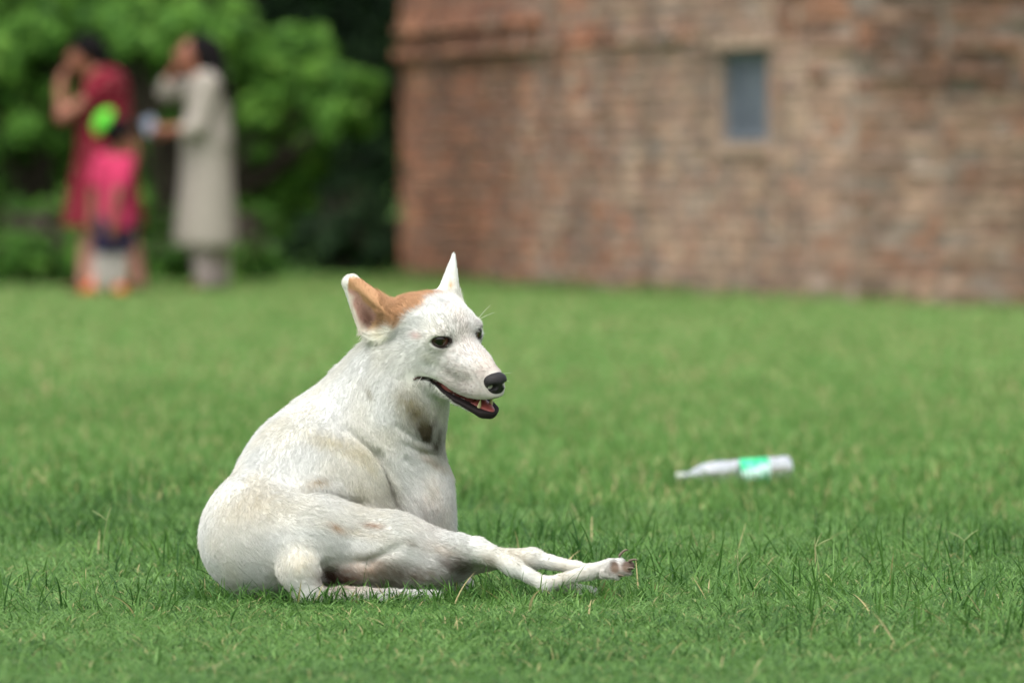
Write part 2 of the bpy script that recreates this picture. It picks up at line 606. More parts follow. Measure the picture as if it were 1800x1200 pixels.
# ------------------------------------------------------------------ bushes and trees behind the people
def leaf_mat(name, stops, trans=0.35):
    m = Mat(name, 0.55, 0.2)
    col = m.ramp(m.attr('tone', 'Fac'), stops)
    m.color(col)
    tr = m.node('ShaderNodeBsdfTranslucent')
    m.l.new(col, tr.inputs['Color'])
    mx = m.node('ShaderNodeMixShader')
    mx.inputs[0].default_value = trans
    m.l.new(m.b.outputs[0], mx.inputs[1]); m.l.new(tr.outputs[0], mx.inputs[2])
    m.l.new(mx.outputs[0], m.out.inputs['Surface'])
    return m


m_leaf = leaf_mat('bush_leaf', [(0.0, (0.030, 0.085, 0.018)), (0.5, (0.080, 0.210, 0.032)), (0.8, (0.135, 0.310, 0.046)), (1.0, (0.21, 0.41, 0.07))], 0.4)
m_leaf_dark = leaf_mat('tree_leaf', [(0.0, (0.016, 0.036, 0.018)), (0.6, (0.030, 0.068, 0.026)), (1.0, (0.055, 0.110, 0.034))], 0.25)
m_bark = Mat('bark', 0.9, 0.15)
m_bark.color(m_bark.ramp(m_bark.noise(m_bark.coord('Object', (1, 1, 0.2)), 14, 6), [(0.3, (0.022, 0.018, 0.014)), (0.7, (0.07, 0.058, 0.044))]))
m_bark.bump(m_bark.noise(m_bark.coord('Object', (1, 1, 0.2)), 20, 5), 0.8, 0.02)
frng = np.random.default_rng(23)


def leaves(name, centres, radii, per, size, mat, parent, org, shell=0.55, tone0=0.5, tone_sd=0.25):
    """leaf blades (two folded quads each) spread through each clump, tilted outwards and up"""
    Cs, Ns, Tn = [], [], []
    for c, r in zip(centres, radii):
        r = np.asarray(r) * np.ones(3)
        d = frng.normal(size=(per, 3)); d /= np.linalg.norm(d, axis=1, keepdims=True)
        rad = shell + (1.12 - shell) * frng.random(per) ** 0.7
        rad *= 0.85 + 0.3 * vnoise(d * 1.0 + np.asarray(c), 3.0, 4)
        Cs.append(np.asarray(c) + d * rad[:, None] * r)
        nn = d + np.array((0, -0.15, 0.55)) + frng.normal(0, 0.45, (per, 3))
        Ns.append(nn / np.linalg.norm(nn, axis=1, keepdims=True))
        Tn.append(tone0 + frng.normal(0, tone_sd, per) + frng.normal(0, 0.13))
    C, N, T = np.concatenate(Cs), np.concatenate(Ns), np.clip(np.concatenate(Tn), 0, 1)
    keep = C[:, 2] > 0.02
    C, N, T = C[keep], N[keep], T[keep]
    n = len(C)
    az = frng.normal(size=(n, 3)); az[:, 2] -= 0.5
    ax = az - N * np.einsum('ij,ij->i', az, N)[:, None]; ax /= np.linalg.norm(ax, axis=1, keepdims=True)
    sd = np.cross(N, ax)
    L = (size * (0.6 + 0.8 * frng.random(n)))[:, None]
    w = L * 0.25
    base, tip, mid = C - ax * L * 0.5, C + ax * L * 0.5 - N * L * 0.10, C + ax * L * 0.02
    lf, rt = mid + sd * w + N * w * 0.35, mid - sd * w + N * w * 0.35
    Vv = np.stack([base, lf, tip, rt, mid], 1).reshape(-1, 3) - org
    k = np.arange(n)[:, None] * 5
    F = np.concatenate([k + np.array((0, 4, 1)), k + np.array((1, 4, 2)), k + np.array((2, 4, 3)), k + np.array((3, 4, 0))])
    o = np_mesh(name, Vv, F, mat, parent, smooth=False)
    set_attr(o.data, 'tone', np.repeat(T, 5))
    return o


def limb(path, radii, n=7):
    vv, ff = [], []
    path = [np.asarray(p, float) for p in path]
    for i, (p, r) in enumerate(zip(path, radii)):
        t = path[min(i + 1, len(path) - 1)] - path[max(i - 1, 0)]; t /= np.linalg.norm(t)
        x = np.cross(t, (0.2, 0.97, 0.1)); x /= np.linalg.norm(x); y = np.cross(t, x)
        for j in range(n):
            an = 2 * math.pi * j / n
            vv.append(p + (x * math.cos(an) + y * math.sin(an)) * r)
    for i in range(len(path) - 1):
        for j in range(n):
            ff.append((i * n + j, i * n + (j + 1) % n, (i + 1) * n + (j + 1) % n, (i + 1) * n + j))
    return vv, ff


def plant(name, label, cat, base, clumps, per, size, mat, stem_r, group, tone0=0.5, shell=0.5, tone_sd=0.25):
    base = np.array(base, float)
    o = empty(name, base)
    tag(o, label, cat, group)
    trunk_v, trunk_f = [], []
    cent = [base + np.array(c[:3]) for c in clumps]
    rad = [np.array(c[3:6]) if len(c) > 4 else np.ones(3) * c[3] for c in clumps]
    hub = base + np.array((0, 0.1, 0.45 if stem_r < 0.06 else 1.6))
    def push(p, r):
        v, f = limb(p, r)
        k = len(trunk_v)
        trunk_v.extend(v); trunk_f.extend([tuple(x + k for x in q) for q in f])
    push([base - (0, 0, 0.1), base + (hub - base) * 0.5 + frng.normal(0, 0.03, 3), hub], [stem_r * 1.3, stem_r, stem_r * 0.9])
    for c in cent:
        m = (hub + c) / 2 + frng.normal(0, 0.08, 3) + np.array((0, 0, -0.05))
        push([hub, m, c], [stem_r * 0.7, stem_r * 0.45, stem_r * 0.15])
        for _ in range(2 if len(cent) < 40 else 0):
            d = frng.normal(size=3); d /= np.linalg.norm(d)
            push([c, c + d * 0.25, c + d * 0.45 + (0, 0, 0.06)], [stem_r * 0.15, stem_r * 0.1, 0.003])
    mesh_obj('trunk', [v - base for v in trunk_v], trunk_f, m_bark.m, o, True)
    leaves('crown', cent, rad, per, size, mat, o, base, shell, tone0, tone_sd)
    return o


def XY(px, D):
    return (px - 900) / 16000.0 * D, D - DIST


def zed(py, D):
    return CAM_H + (305 - py) / 16000.0 * D


def px_clumps(base_px, D, lst, sprays=13):
    """clumps measured in the photo: (px, py, radius in px, depth offset) -> metres relative to the base, with smaller sprays of leaves round each"""
    bx, by = XY(base_px, D)
    out = []
    for (px, py, r, dy) in lst:
        x, y = XY(px, D + dy)
        R = r * D / 16000.0
        out.append((x - bx, dy, zed(py, D + dy), R * 0.78))
        for _ in range(sprays):
            d = frng.normal(size=3); d[1] -= 0.5; d[2] += 0.25; d /= np.linalg.norm(d)
            q = R * frng.uniform(0.7, 1.22)
            out.append((x - bx + d[0] * q, dy + d[1] * q, zed(py, D + dy) + d[2] * q, R * frng.uniform(0.14, 0.40)))
    return (bx, by, 0), out


G = 'leafy bushes behind the people'
b, c = px_clumps(300, 61, [(300, 60, 75, -0.2), (230, 20, 80, 0.1), (350, 150, 75, 0.0), (410, 80, 75, -0.25), (495, 125, 66, -0.3), (550, 115, 48, 0.0),
                           (580, 170, 70, -0.3), (470, 200, 80, -0.1), (530, 260, 60, 0.0), (640, 150, 28, -0.2), (620, 210, 30, -0.2), (400, 280, 70, 0.1), (300, 260, 60, 0.25), (300, 340, 60, 0.3), (440, 340, 55, 0.1), (500, 330, 45, 0.1), (380, 370, 50, 0.3),
                           (360, -60, 100, 0.2), (240, -80, 100, 0.3)])
plant('leafy_bush', 'broad bright green bush reaching right behind the woman in beige', 'bush', b, c, 210, 0.105, m_leaf.m, 0.028, G, 0.58, 0.1)
b, c = px_clumps(60, 61.5, [(60, 60, 80, -0.2), (120, 20, 80, 0.0), (20, 150, 80, -0.2), (100, 150, 60, 0.1), (30, 240, 70, -0.1), (-40, 90, 90, 0.0), (70, 320, 55, 0.2), (-30, 300, 70, 0.1), (150, 260, 60, 0.3), (160, 340, 60, 0.3), (20, 380, 55, 0.2),
                            (40, -60, 110, 0.2), (150, -50, 80, 0.3), (-90, 0, 110, 0.3)])
plant('leafy_bush', 'tall bright green bush at the left edge, beside the woman in the maroon dress', 'bush', b, c, 210, 0.105, m_leaf.m, 0.028, G, 0.57, 0.1)
b, c = px_clumps(60, 60.3, [(30, 455, 45, 0), (90, 450, 42, 0.1), (130, 465, 34, 0.05), (-30, 450, 45, 0.1), (170, 455, 38, 0.2), (40, 395, 40, 0.5), (120, 390, 45, 0.5)])
plant('low_shrub', 'low dark green shrub at the left edge, below the tall bush', 'shrub', b, c, 120, 0.075, m_leaf.m, 0.02, G, 0.46, 0.3)
b, c = px_clumps(430, 60.6, [(430, 462, 34, 0), (470, 466, 28, 0.1), (310, 455, 36, 0.3), (400, 440, 38, 0.25), (255, 456, 34, 0.3), (350, 400, 45, 0.5), (270, 390, 45, 0.5), (450, 400, 40, 0.4)])
plant('low_shrub', 'low dark green shrub behind the legs of the woman in beige', 'shrub', b, c, 110, 0.075, m_leaf.m, 0.02, G, 0.42, 0.3)
b, c = px_clumps(610, 68, [(600, 420, 50, 0), (650, 400, 50, 0.3), (550, 430, 50, 0.2), (690, 440, 45, 0.4), (620, 350, 45, 0.5)])
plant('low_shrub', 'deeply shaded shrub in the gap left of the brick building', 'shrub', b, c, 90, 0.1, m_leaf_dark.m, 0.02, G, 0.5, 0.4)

# tall trees whose crowns close the view above and shade the gap
GT = 'tall trees behind the bushes'
for (px, D, lab) in ((590, 71, 'tall dark tree in the gap left of the brick building'), (330, 69, 'tall dark tree behind the broad bright green bush'),
                     (40, 70, 'tall dark tree behind the bush at the left edge'), (760, 76, 'tall dark tree half hidden behind the left corner of the brick building')):
    x, y = XY(px, D)
    cl = []
    for k in range(17):
        an = frng.uniform(0, 6.28); r = frng.uniform(0.3, 2.3)
        cl.append((r * math.cos(an), r * math.sin(an) * 1.1 - 0.6, frng.uniform(2.2, 6.5), frng.uniform(0.8, 1.25)))
    for k in range(7):
        cl.append((frng.uniform(-1.6, 1.6), frng.uniform(-0.3, 1.2), frng.uniform(0.7, 2.0), frng.uniform(0.55, 0.8)))
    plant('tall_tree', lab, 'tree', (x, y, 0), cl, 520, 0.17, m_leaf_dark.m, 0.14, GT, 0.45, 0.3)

# the wood far behind reads as one dark mass
cl, rr = [], []
for k in range(170):
    cl.append((frng.uniform(-26, 8), frng.uniform(70, 76), frng.uniform(0.2, 9.0) * frng.random() ** 0.35))
    rr.append(frng.uniform(1.1, 1.8))
wood = leaves('distant_wood', cl, rr, 260, 0.34, m_leaf_dark.m, None, np.zeros(3), 0.1, 0.35)
tag(wood, 'dense dark wood far behind the bushes', 'wood', kind='stuff')

# ------------------------------------------------------------------ people in the background
def fabric(name, c1, c2, scale=40, spots=None):
    m = Mat(name, 0.9, 0.1)
    v = m.coord('Object')
    col = m.ramp(m.noise(v, scale, 4), [(0.35, srgb(*c1)), (0.65, srgb(*c2))])
    if spots:
        vo = m.node('ShaderNodeTexVoronoi')
        vo.inputs['Scale'].default_value = 20
        m.l.new(v, vo.inputs['Vector'])
        f = m.ramp(vo.outputs['Distance'], [(0.16, (1, 1, 1)), (0.24, (0, 0, 0))])
        col = m.mix(f, col, srgb(*spots))
    m.color(col)
    m.bump(m.noise(m.coord('Object', (1, 1, 0.25)), 9, 3), 0.5, 0.03)
    return m.m


m_skin = Mat('skin', 0.55, 0.3).color(srgb(134, 86, 68)).m
m_skin_dark = Mat('skin_dark', 0.55, 0.3).color(srgb(118, 78, 60)).m
m_hair = Mat('black_hair', 0.8, 0.08).color(srgb(16, 14, 15)).m
m_maroon = fabric('maroon_cotton', (98, 22, 36), (112, 28, 44), 30, (176, 110, 112))
m_beige = fabric('beige_cotton', (142, 136, 128), (158, 152, 143), 30)
m_mauve = fabric('mauve_cotton', (150, 136, 138), (168, 154, 154), 30)
m_rose = fabric('rose_leggings', (170, 122, 112), (186, 136, 124), 30)
m_pink = fabric('pink_jersey', (174, 50, 86), (188, 62, 98), 30)
m_navy = fabric('navy_cotton', (28, 30, 58), (40, 42, 74), 30)
m_whitec = fabric('white_socks', (168, 160, 158), (186, 180, 178), 30)
m_orange = fabric('orange_shoes', (176, 88, 52), (192, 102, 62), 30)
m_lime = fabric('lime_cloth', (86, 186, 56), (98, 198, 66), 30)
m_sandal = fabric('brown_sandal', (70, 48, 38), (90, 64, 50), 30)


class Person:
    def __init__(self, label, px, py, Y):
        self.Y = Y
        self.o = empty('person', (at(px, py, Y).x, Y, 0))
        tag(self.o, label, 'person')
        self.org = np.array(self.o.location, np.float32)
        self.F = {}

    def W(self, px, py, d=0.0):
        return np.array(at(px, py, self.Y + d), np.float32)

    def part(self, key):
        self.F[key] = (Field(0.16, 0.12), [])
        return self

    def cone(self, key, a, b, r1, r2, k=0.05):
        f, box = self.F[key]
        A, B = self.W(*a), self.W(*b)
        f.cone(A, B, r1, r2, k)
        box += [A - max(r1, r2), A + max(r1, r2), B - max(r1, r2), B + max(r1, r2)]

    def ell(self, key, c, r, k=0.04, R=None, mode='u'):
        f, box = self.F[key]
        C = self.W(*c)
        f.ell(C, np.array(r, np.float32), k, R, mode)
        box += [C - max(r), C + max(r)]

    def build(self, key, mat, h=0.011, cut=None):
        f, box = self.F[key]
        if cut is not None:
            z0 = at(0, cut, self.Y).z
            f.add('s', lambda P: (P[:, 2] - z0).astype(np.float32), np.array((-1e3, -1e3, -1e3)), np.array((1e3, 1e3, z0)), 0.004)
        b = np.array(box)
        v, q = surface_nets(f, b.min(0) - 0.04, b.max(0) + 0.04, h)
        v[:, 2] = np.maximum(v[:, 2], 0.0)
        return np_mesh(key, v - self.org, q, mat, self.o)

    def head(self, c, R, look, hair):
        """look: unit vector; face features along it"""
        C = self.W(*c)
        f, box = self.F['body']
        look = np.array(look, np.float32); look /= np.linalg.norm(look)
        side = np.cross((0, 0, 1), look); side /= np.linalg.norm(side)
        up = np.cross(look, side)
        M = np.stack([look, side, up]).astype(np.float32)
        p = lambda a, b, u: (C + (a * look + b * side + u * up) * R).astype(np.float32)
        f.ell(C, np.array((R * 0.98, R * 0.76, R * 1.06), np.float32), 0.02, M)
        f.ell(p(0.30, 0, -0.55), np.array((R * 0.62, R * 0.52, R * 0.62), np.float32), 0.03, M)
        f.cone(p(0.88, 0, 0.08), p(1.10, 0, -0.26), R * 0.10, R * 0.16, 0.015)     # nose
        f.ell(p(0.84, 0, -0.56), np.array((R * 0.16, R * 0.30, R * 0.10), np.float32), 0.012, M)   # lips
        f.ell(p(0.78, 0, -0.92), np.array((R * 0.18, R * 0.22, R * 0.16), np.float32), 0.02, M)    # chin
        for s in (-1, 1):
            f.ell(p(0.92, s * 0.34, 0.10), np.array((R * 0.14,) * 3, np.float32), 0.010, None, 's')  # eye sockets
            f.ell(p(-0.02, s * 0.78, -0.05), np.array((R * 0.2, R * 0.09, R * 0.28), np.float32), 0.01, M)  # ears
            e = np_mesh('eye', *ball(p(0.80, s * 0.34, 0.09) - self.org, R * 0.13), m_hair, self.o)
        box += [C - R * 1.3, C + R * 1.3]
        return p, M, R

    def hand(self, key, wrist, tip, r=0.020, spread=(0, 0, 1)):
        """palm, four fingers and a thumb between two image points"""
        f, box = self.F[key]
        a, b = self.W(*wrist), self.W(*tip)
        d = b - a; L = np.linalg.norm(d); d = d / L
        s = np.array(spread, np.float32); s = s - d * (s @ d); s /= np.linalg.norm(s)
        nrm = np.cross(d, s)
        f.cone(a, a + d * L * 0.5, r * 1.2, r * 1.5, 0.02)
        for k, ln in zip((-1.5, -0.5, 0.5, 1.5), (0.85, 1.0, 0.97, 0.78)):
            p0 = a + d * L * 0.5 + s * k * r * 0.8
            p1 = p0 + d * L * 0.3 * ln
            p2 = p1 + (d * 0.8 + nrm * 0.5) * L * 0.24 * ln
            f.cone(p0, p1, r * 0.48, r * 0.44, 0.006); f.cone(p1, p2, r * 0.44, r * 0.36, 0.004)
        p0 = a + d * L * 0.15 - s * r * 1.3
        f.cone(p0, p0 + (d * 0.7 - s * 0.6) * L * 0.38, r * 0.55, r * 0.45, 0.008)
        box += [a - 0.1, a + 0.1, b - 0.1, b + 0.1]


def ball(c, r, n=10, m=8):
    vv, ff = [], []
    for i in range(m + 1):
        for j in range(n):
            th, ph = math.pi * i / m, 2 * math.pi * j / n
            vv.append((c[0] + r * math.sin(th) * math.cos(ph), c[1] + r * math.sin(th) * math.sin(ph), c[2] + r * math.cos(th)))
    for i in range(m):
        for j in range(n):
            ff.append((i * n + j, (i + 1) * n + j, (i + 1) * n + (j + 1) % n, i * n + (j + 1) % n))
    return np.array(vv), np.array(ff)


# woman in the maroon dress, hand at her face
w1 = Person('woman in a knee length maroon dress, one hand raised to her face', 185, 510, 42.0)
w1.part('body').part('hair').part('dress').part('leggings').part('sandals')
p, M, R = w1.head((150, 98, 0), 0.098, (-0.95, -0.25, 0.06), m_hair)
w1.cone('body', (160, 112, 0.0), (180, 140, 0.02), 0.052, 0.058, 0.03)
w1.cone('body', (180, 150, 0.0), (184, 260, 0.0), 0.115, 0.13, 0.05)
w1.cone('body', (184, 260, 0.0), (186, 320, 0.0), 0.14, 0.14, 0.05)
w1.cone('body', (170, 330, -0.05), (155, 480, -0.05), 0.075, 0.045, 0.03)
w1.cone('body', (205, 330, 0.05), (240, 480, 0.06), 0.075, 0.045, 0.03)
w1.cone('body', (190, 150, -0.12), (110, 206, -0.20), 0.050, 0.042, 0.02)
w1.cone('body', (110, 206, -0.20), (106, 152, -0.14), 0.040, 0.030, 0.02)
w1.hand('body', (106, 150, -0.14), (118, 112, -0.10), 0.019, (0.2, -0.9, 0.1))
w1.cone('body', (204, 150, 0.12), (222, 215, 0.10), 0.050, 0.040, 0.02)
w1.cone('body', (222, 215, 0.10), (236, 262, 0.0), 0.038, 0.030, 0.02)
w1.hand('body', (236, 264, 0.0), (238, 296, -0.02), 0.018, (0, 1, 0))
w1.build('body', m_skin)
f, box = w1.F['hair']
C = w1.W(146, 98, 0)
w1.ell('hair', (155, 88, 0.0), (0.106, 0.094, 0.106), 0.02)
w1.ell('hair', (172, 98, 0.0), (0.078, 0.082, 0.080), 0.03)
f.ell(p(0.98, 0, -0.55), np.array((R * 0.62, R * 1.2, R * 0.90), np.float32), 0.015, M, 's')
w1.build('hair', m_hair)
w1.cone('dress', (186, 146, -0.09), (188, 150, 0.09), 0.095, 0.095, 0.03)
w1.cone('dress', (186, 160, 0.0), (184, 250, 0.0), 0.150, 0.165, 0.06)
w1.cone('dress', (184, 250, 0.0), (182, 400, 0.0), 0.165, 0.270, 0.06)
w1.cone('dress', (186, 146, -0.10), (160, 170, -0.16), 0.075, 0.062, 0.03)
w1.cone('dress', (200, 148, 0.12), (215, 190, 0.12), 0.075, 0.062, 0.03)
w1.ell('dress', (166, 118, -0.02), (0.085, 0.075, 0.10), 0.02, None, 's')
w1.build('dress', m_maroon, 0.012, 398)
w1.cone('leggings', (165, 380, -0.05), (152, 494, -0.05), 0.085, 0.052, 0.02)
w1.cone('leggings', (215, 380, 0.05), (242, 494, 0.06), 0.085, 0.052, 0.02)
w1.build('leggings', m_rose)
for s, (x, d) in enumerate(((148, -0.06), (238, 0.05))):
    w1.cone('sandals', (x + 4, 506, d), (x - 26, 509, d - 0.04), 0.040, 0.034, 0.01)
w1.build('sandals', m_sandal)

# woman in the long beige tunic, one hand at her mouth, holding a packet in the other
w2 = Person('woman with long black hair in a long beige tunic, hand at her mouth', 368, 508, 42.3)
w2.part('body').part('hair').part('tunic').part('trousers').part('sandals')
p, M, R = w2.head((340, 98, 0), 0.102, (-0.97, -0.15, 0.18), m_hair)
w2.cone('body', (346, 114, 0.0), (358, 140, 0.0), 0.050, 0.056, 0.03)
w2.cone('body', (362, 150, 0.0), (364, 260, 0.0), 0.11, 0.125, 0.05)
w2.cone('body', (364, 260, 0.0), (364, 320, 0.0), 0.135, 0.14, 0.05)
w2.cone('body', (356, 320, -0.06), (362, 485, -0.05), 0.075, 0.045, 0.03)
w2.cone('body', (376, 320, 0.06), (386, 485, 0.06), 0.075, 0.045, 0.03)
w2.cone('body', (368, 150, -0.14), (346, 224, -0.18), 0.048, 0.042, 0.02)
w2.cone('body', (346, 224, -0.18), (296, 230, -0.24), 0.040, 0.030, 0.02)
w2.hand('body', (296, 230, -0.24), (258, 224, -0.26), 0.020, (0, 0.3, 1))
w2.cone('body', (352, 150, 0.12), (292, 164, 0.06), 0.048, 0.040, 0.02)
w2.cone('body', (292, 164, 0.06), (298, 140, 0.0), 0.038, 0.030, 0.02)
w2.hand('body', (298, 140, 0.0), (312, 116, -0.04), 0.018, (0.1, 0.9, 0.2))
w2.build('body', m_skin)
f, box = w2.F['hair']
w2.ell('hair', (358, 92, 0.0), (0.118, 0.10, 0.115), 0.02)
w2.cone('hair', (368, 98, -0.02), (382, 140, -0.08), 0.096, 0.074, 0.03)
w2.cone('hair', (382, 140, -0.08), (392, 176, -0.05), 0.074, 0.04, 0.03)
f.ell(p(0.98, 0, -0.35), np.array((R * 0.52, R * 1.2, R * 0.95), np.float32), 0.015, M, 's')
w2.build('hair', m_hair)
w2.cone('tunic', (364, 148, -0.10), (366, 148, 0.10), 0.088, 0.088, 0.03)
w2.cone('tunic', (366, 160, 0.0), (364, 245, 0.0), 0.138, 0.150, 0.06)
w2.cone('tunic', (364, 245, 0.0), (361, 420, 0.0), 0.150, 0.205, 0.06)
w2.cone('tunic', (368, 148, -0.14), (348, 222, -0.18), 0.072, 0.068, 0.03)
w2.cone('tunic', (348, 222, -0.18), (326, 229, -0.21), 0.066, 0.052, 0.03)
w2.cone('tunic', (354, 148, 0.12), (294, 162, 0.06), 0.072, 0.062, 0.03)
w2.cone('tunic', (294, 162, 0.06), (296, 148, 0.02), 0.058, 0.050, 0.02)
w2.ell('tunic', (350, 118, 0.0), (0.080, 0.075, 0.09), 0.02, None, 's')
w2.build('tunic', m_beige, 0.012, 434)
w2.cone('trousers', (352, 400, -0.05), (362, 492, -0.05), 0.095, 0.066, 0.03)
w2.cone('trousers', (378, 400, 0.05), (386, 492, 0.06), 0.095, 0.066, 0.03)
w2.build('trousers', m_mauve)
for (x, d) in ((358, -0.06), (382, 0.05)):
    w2.cone('sandals', (x + 6, 502, d), (x - 22, 506, d - 0.03), 0.038, 0.032, 0.01)
w2.build('sandals', m_sandal)

m_packet = fabric('pale_blue_paper', (120, 138, 176), (186, 192, 206), 18)
pc = at(263, 221, 42.3 - 0.262)
pv = []
for x in (-0.045, 0.045):
    for y in (-0.014, 0.014):
        for z in (-0.052, 0.052):
            pv.append((x * (1 - 0.15 * (z > 0)), y * (1.0 if z < 0 else 0.4), z))
pk = mesh_obj('packet', pv, [(0, 1, 3, 2), (4, 6, 7, 5), (0, 4, 5, 1), (2, 3, 7, 6), (0, 2, 6, 4), (1, 5, 7, 3)], m_packet)
bm_ = pk.modifiers.new('bevel', 'BEVEL'); bm_.width = 0.006; bm_.segments = 2
pk.location = pc
pk.rotation_euler = (0.2, -0.5, 0.3)
tag(pk, 'small pale blue packet held by the woman in the beige tunic', 'packet')

# child in the pink shirt
ch = Person('small child in a pink shirt and navy shorts in front of the maroon dress', 200, 515, 41.0)
ch.part('body').part('hair').part('shirt').part('shorts').part('socks').part('shoes').part('hat')
p, M, R = ch.head((214, 244, 0), 0.086, (0.72, -0.62, -0.12), m_hair)
ch.cone('body', (206, 258, 0), (202, 282, 0), 0.040, 0.046, 0.02)
ch.cone('body', (202, 295, 0), (203, 370, 0), 0.085, 0.095, 0.04)
ch.cone('body', (203, 370, 0), (202, 405, 0), 0.10, 0.095, 0.04)
ch.cone('body', (186, 400, -0.02), (174, 500, -0.02), 0.055, 0.034, 0.02)
ch.cone('body', (214, 400, 0.02), (204, 500, 0.0), 0.055, 0.034, 0.02)
ch.cone('body', (178, 290, -0.02), (164, 345, -0.03), 0.036, 0.030, 0.02)
ch.cone('body', (164, 345, -0.03), (162, 392, -0.08), 0.029, 0.023, 0.02)
ch.hand('body', (162, 394, -0.08), (166, 420, -0.10), 0.014, (0, 1, 0))
ch.cone('body', (222, 292, -0.06), (206, 345, -0.13), 0.036, 0.030, 0.02)
ch.cone('body', (206, 345, -0.13), (196, 398, -0.14), 0.029, 0.023, 0.02)
ch.hand('body', (196, 400, -0.14), (193, 426, -0.14), 0.014, (0, 1, 0))
ch.build('body', m_skin_dark, 0.009)
f, box = ch.F['hair']
ch.ell('hair', (209, 235, -0.01), (0.100, 0.096, 0.094), 0.02)
f.ell(p(0.85, 0, -0.5), np.array((R * 0.72, R * 1.1, R * 0.95), np.float32), 0.012, M, 's')
ch.build('hair', m_hair, 0.009)
ch.cone('shirt', (184, 286, 0.0), (220, 286, 0.0), 0.062, 0.062, 0.03)
ch.cone('shirt', (202, 300, 0), (204, 395, 0), 0.100, 0.112, 0.04)
ch.cone('shirt', (180, 286, -0.02), (170, 320, -0.03), 0.060, 0.052, 0.02)
ch.cone('shirt', (222, 288, -0.05), (214, 322, -0.10), 0.060, 0.052, 0.02)
ch.build('shirt', m_pink, 0.010, 402)
ch.cone('shorts', (190, 396, -0.01), (184, 438, -0.02), 0.090, 0.078, 0.02)
ch.cone('shorts', (214, 396, 0.01), (212, 438, 0.01), 0.090, 0.078, 0.02)
ch.build('shorts', m_navy, 0.010, 442)
ch.cone('socks', (181, 452, -0.02), (175, 500, -0.02), 0.052, 0.040, 0.01)
ch.cone('socks', (209, 452, 0.01), (204, 500, 0.0), 0.052, 0.040, 0.01)
ch.build('socks', m_whitec, 0.010)
ch.cone('shoes', (170, 488, 0.04), (166, 506, 0.02), 0.036, 0.048, 0.01)
ch.cone('shoes', (166, 506, 0.0), (150, 512, -0.09), 0.044, 0.034, 0.01)
ch.cone('shoes', (206, 488, 0.05), (206, 506, 0.03), 0.036, 0.048, 0.01)
ch.cone('shoes', (206, 506, 0.02), (216, 512, -0.08), 0.044, 0.034, 0.01)
ch.build('shoes', m_orange, 0.010)
# lime green hat pushed back on the head
hn = np.array((-0.82, -0.15, 0.55), np.float32); hn /= np.linalg.norm(hn)
hs = np.cross((0, 1, 0.0), hn); hs /= np.linalg.norm(hs)
HM = np.stack([hn, hs, np.cross(hn, hs)]).astype(np.float32)
ch.ell('hat', (180, 213, 0.0), (0.046, 0.088, 0.084), 0.02, HM)
ch.ell('hat', (184, 217, 0.0), (0.012, 0.098, 0.092), 0.02, HM)
ch.build('hat', m_lime, 0.009)

# ------------------------------------------------------------------ the dog
def V(px, py, d):
    return np.array(at(px, py, d / 1000.0), np.float32)


def project(P):
    """world points -> photograph pixels (used to place coat markings measured from the photo)"""
    y = P[:, 1] + DIST
    z = P[:, 2] - CAM_H
    cy = y * math.cos(PITCH) - z * math.sin(PITCH)
    cz = y * math.sin(PITCH) + z * math.cos(PITCH)
    return 900 + 16000 * P[:, 0] / cy, 600 - 16000 * cz / cy


HF = np.array([0.60, -0.77, -0.22]); HF /= np.linalg.norm(HF)
HL = np.array([0.80, 0.57, 0.19]); HL -= HF * (HL @ HF); HL /= np.linalg.norm(HL)
HU = np.cross(HF, HL)
HO = V(806, 589, 60)
HR = np.stack([HF, HL, HU]).astype(np.float32)          # rows: forward, left, up of the head


def H(f, l, u):
    return (HO + (f * HF + l * HL + u * HU) / 1000.0).astype(np.float32)


def to_head(P):
    return ((P - HO) @ HR.T) * 1000.0


def mm(*a):
    return np.array(a, np.float32) / 1000.0


LIP_F = (-33, -17, 1, 19, 38, 54, 78, 102, 114, 130)
LIP_TOP = (-71.5, -71, -80, -88, -95, -99, -96.5, -92, -87, -82)
LIP_MID = (-76.5, -81.5, -93, -100, -105, -109, -114, -117.5, -116.5, -115)
LIP_LOW = (-76.5, -84, -97, -106.5, -113, -120, -140, -140, -135, -130)


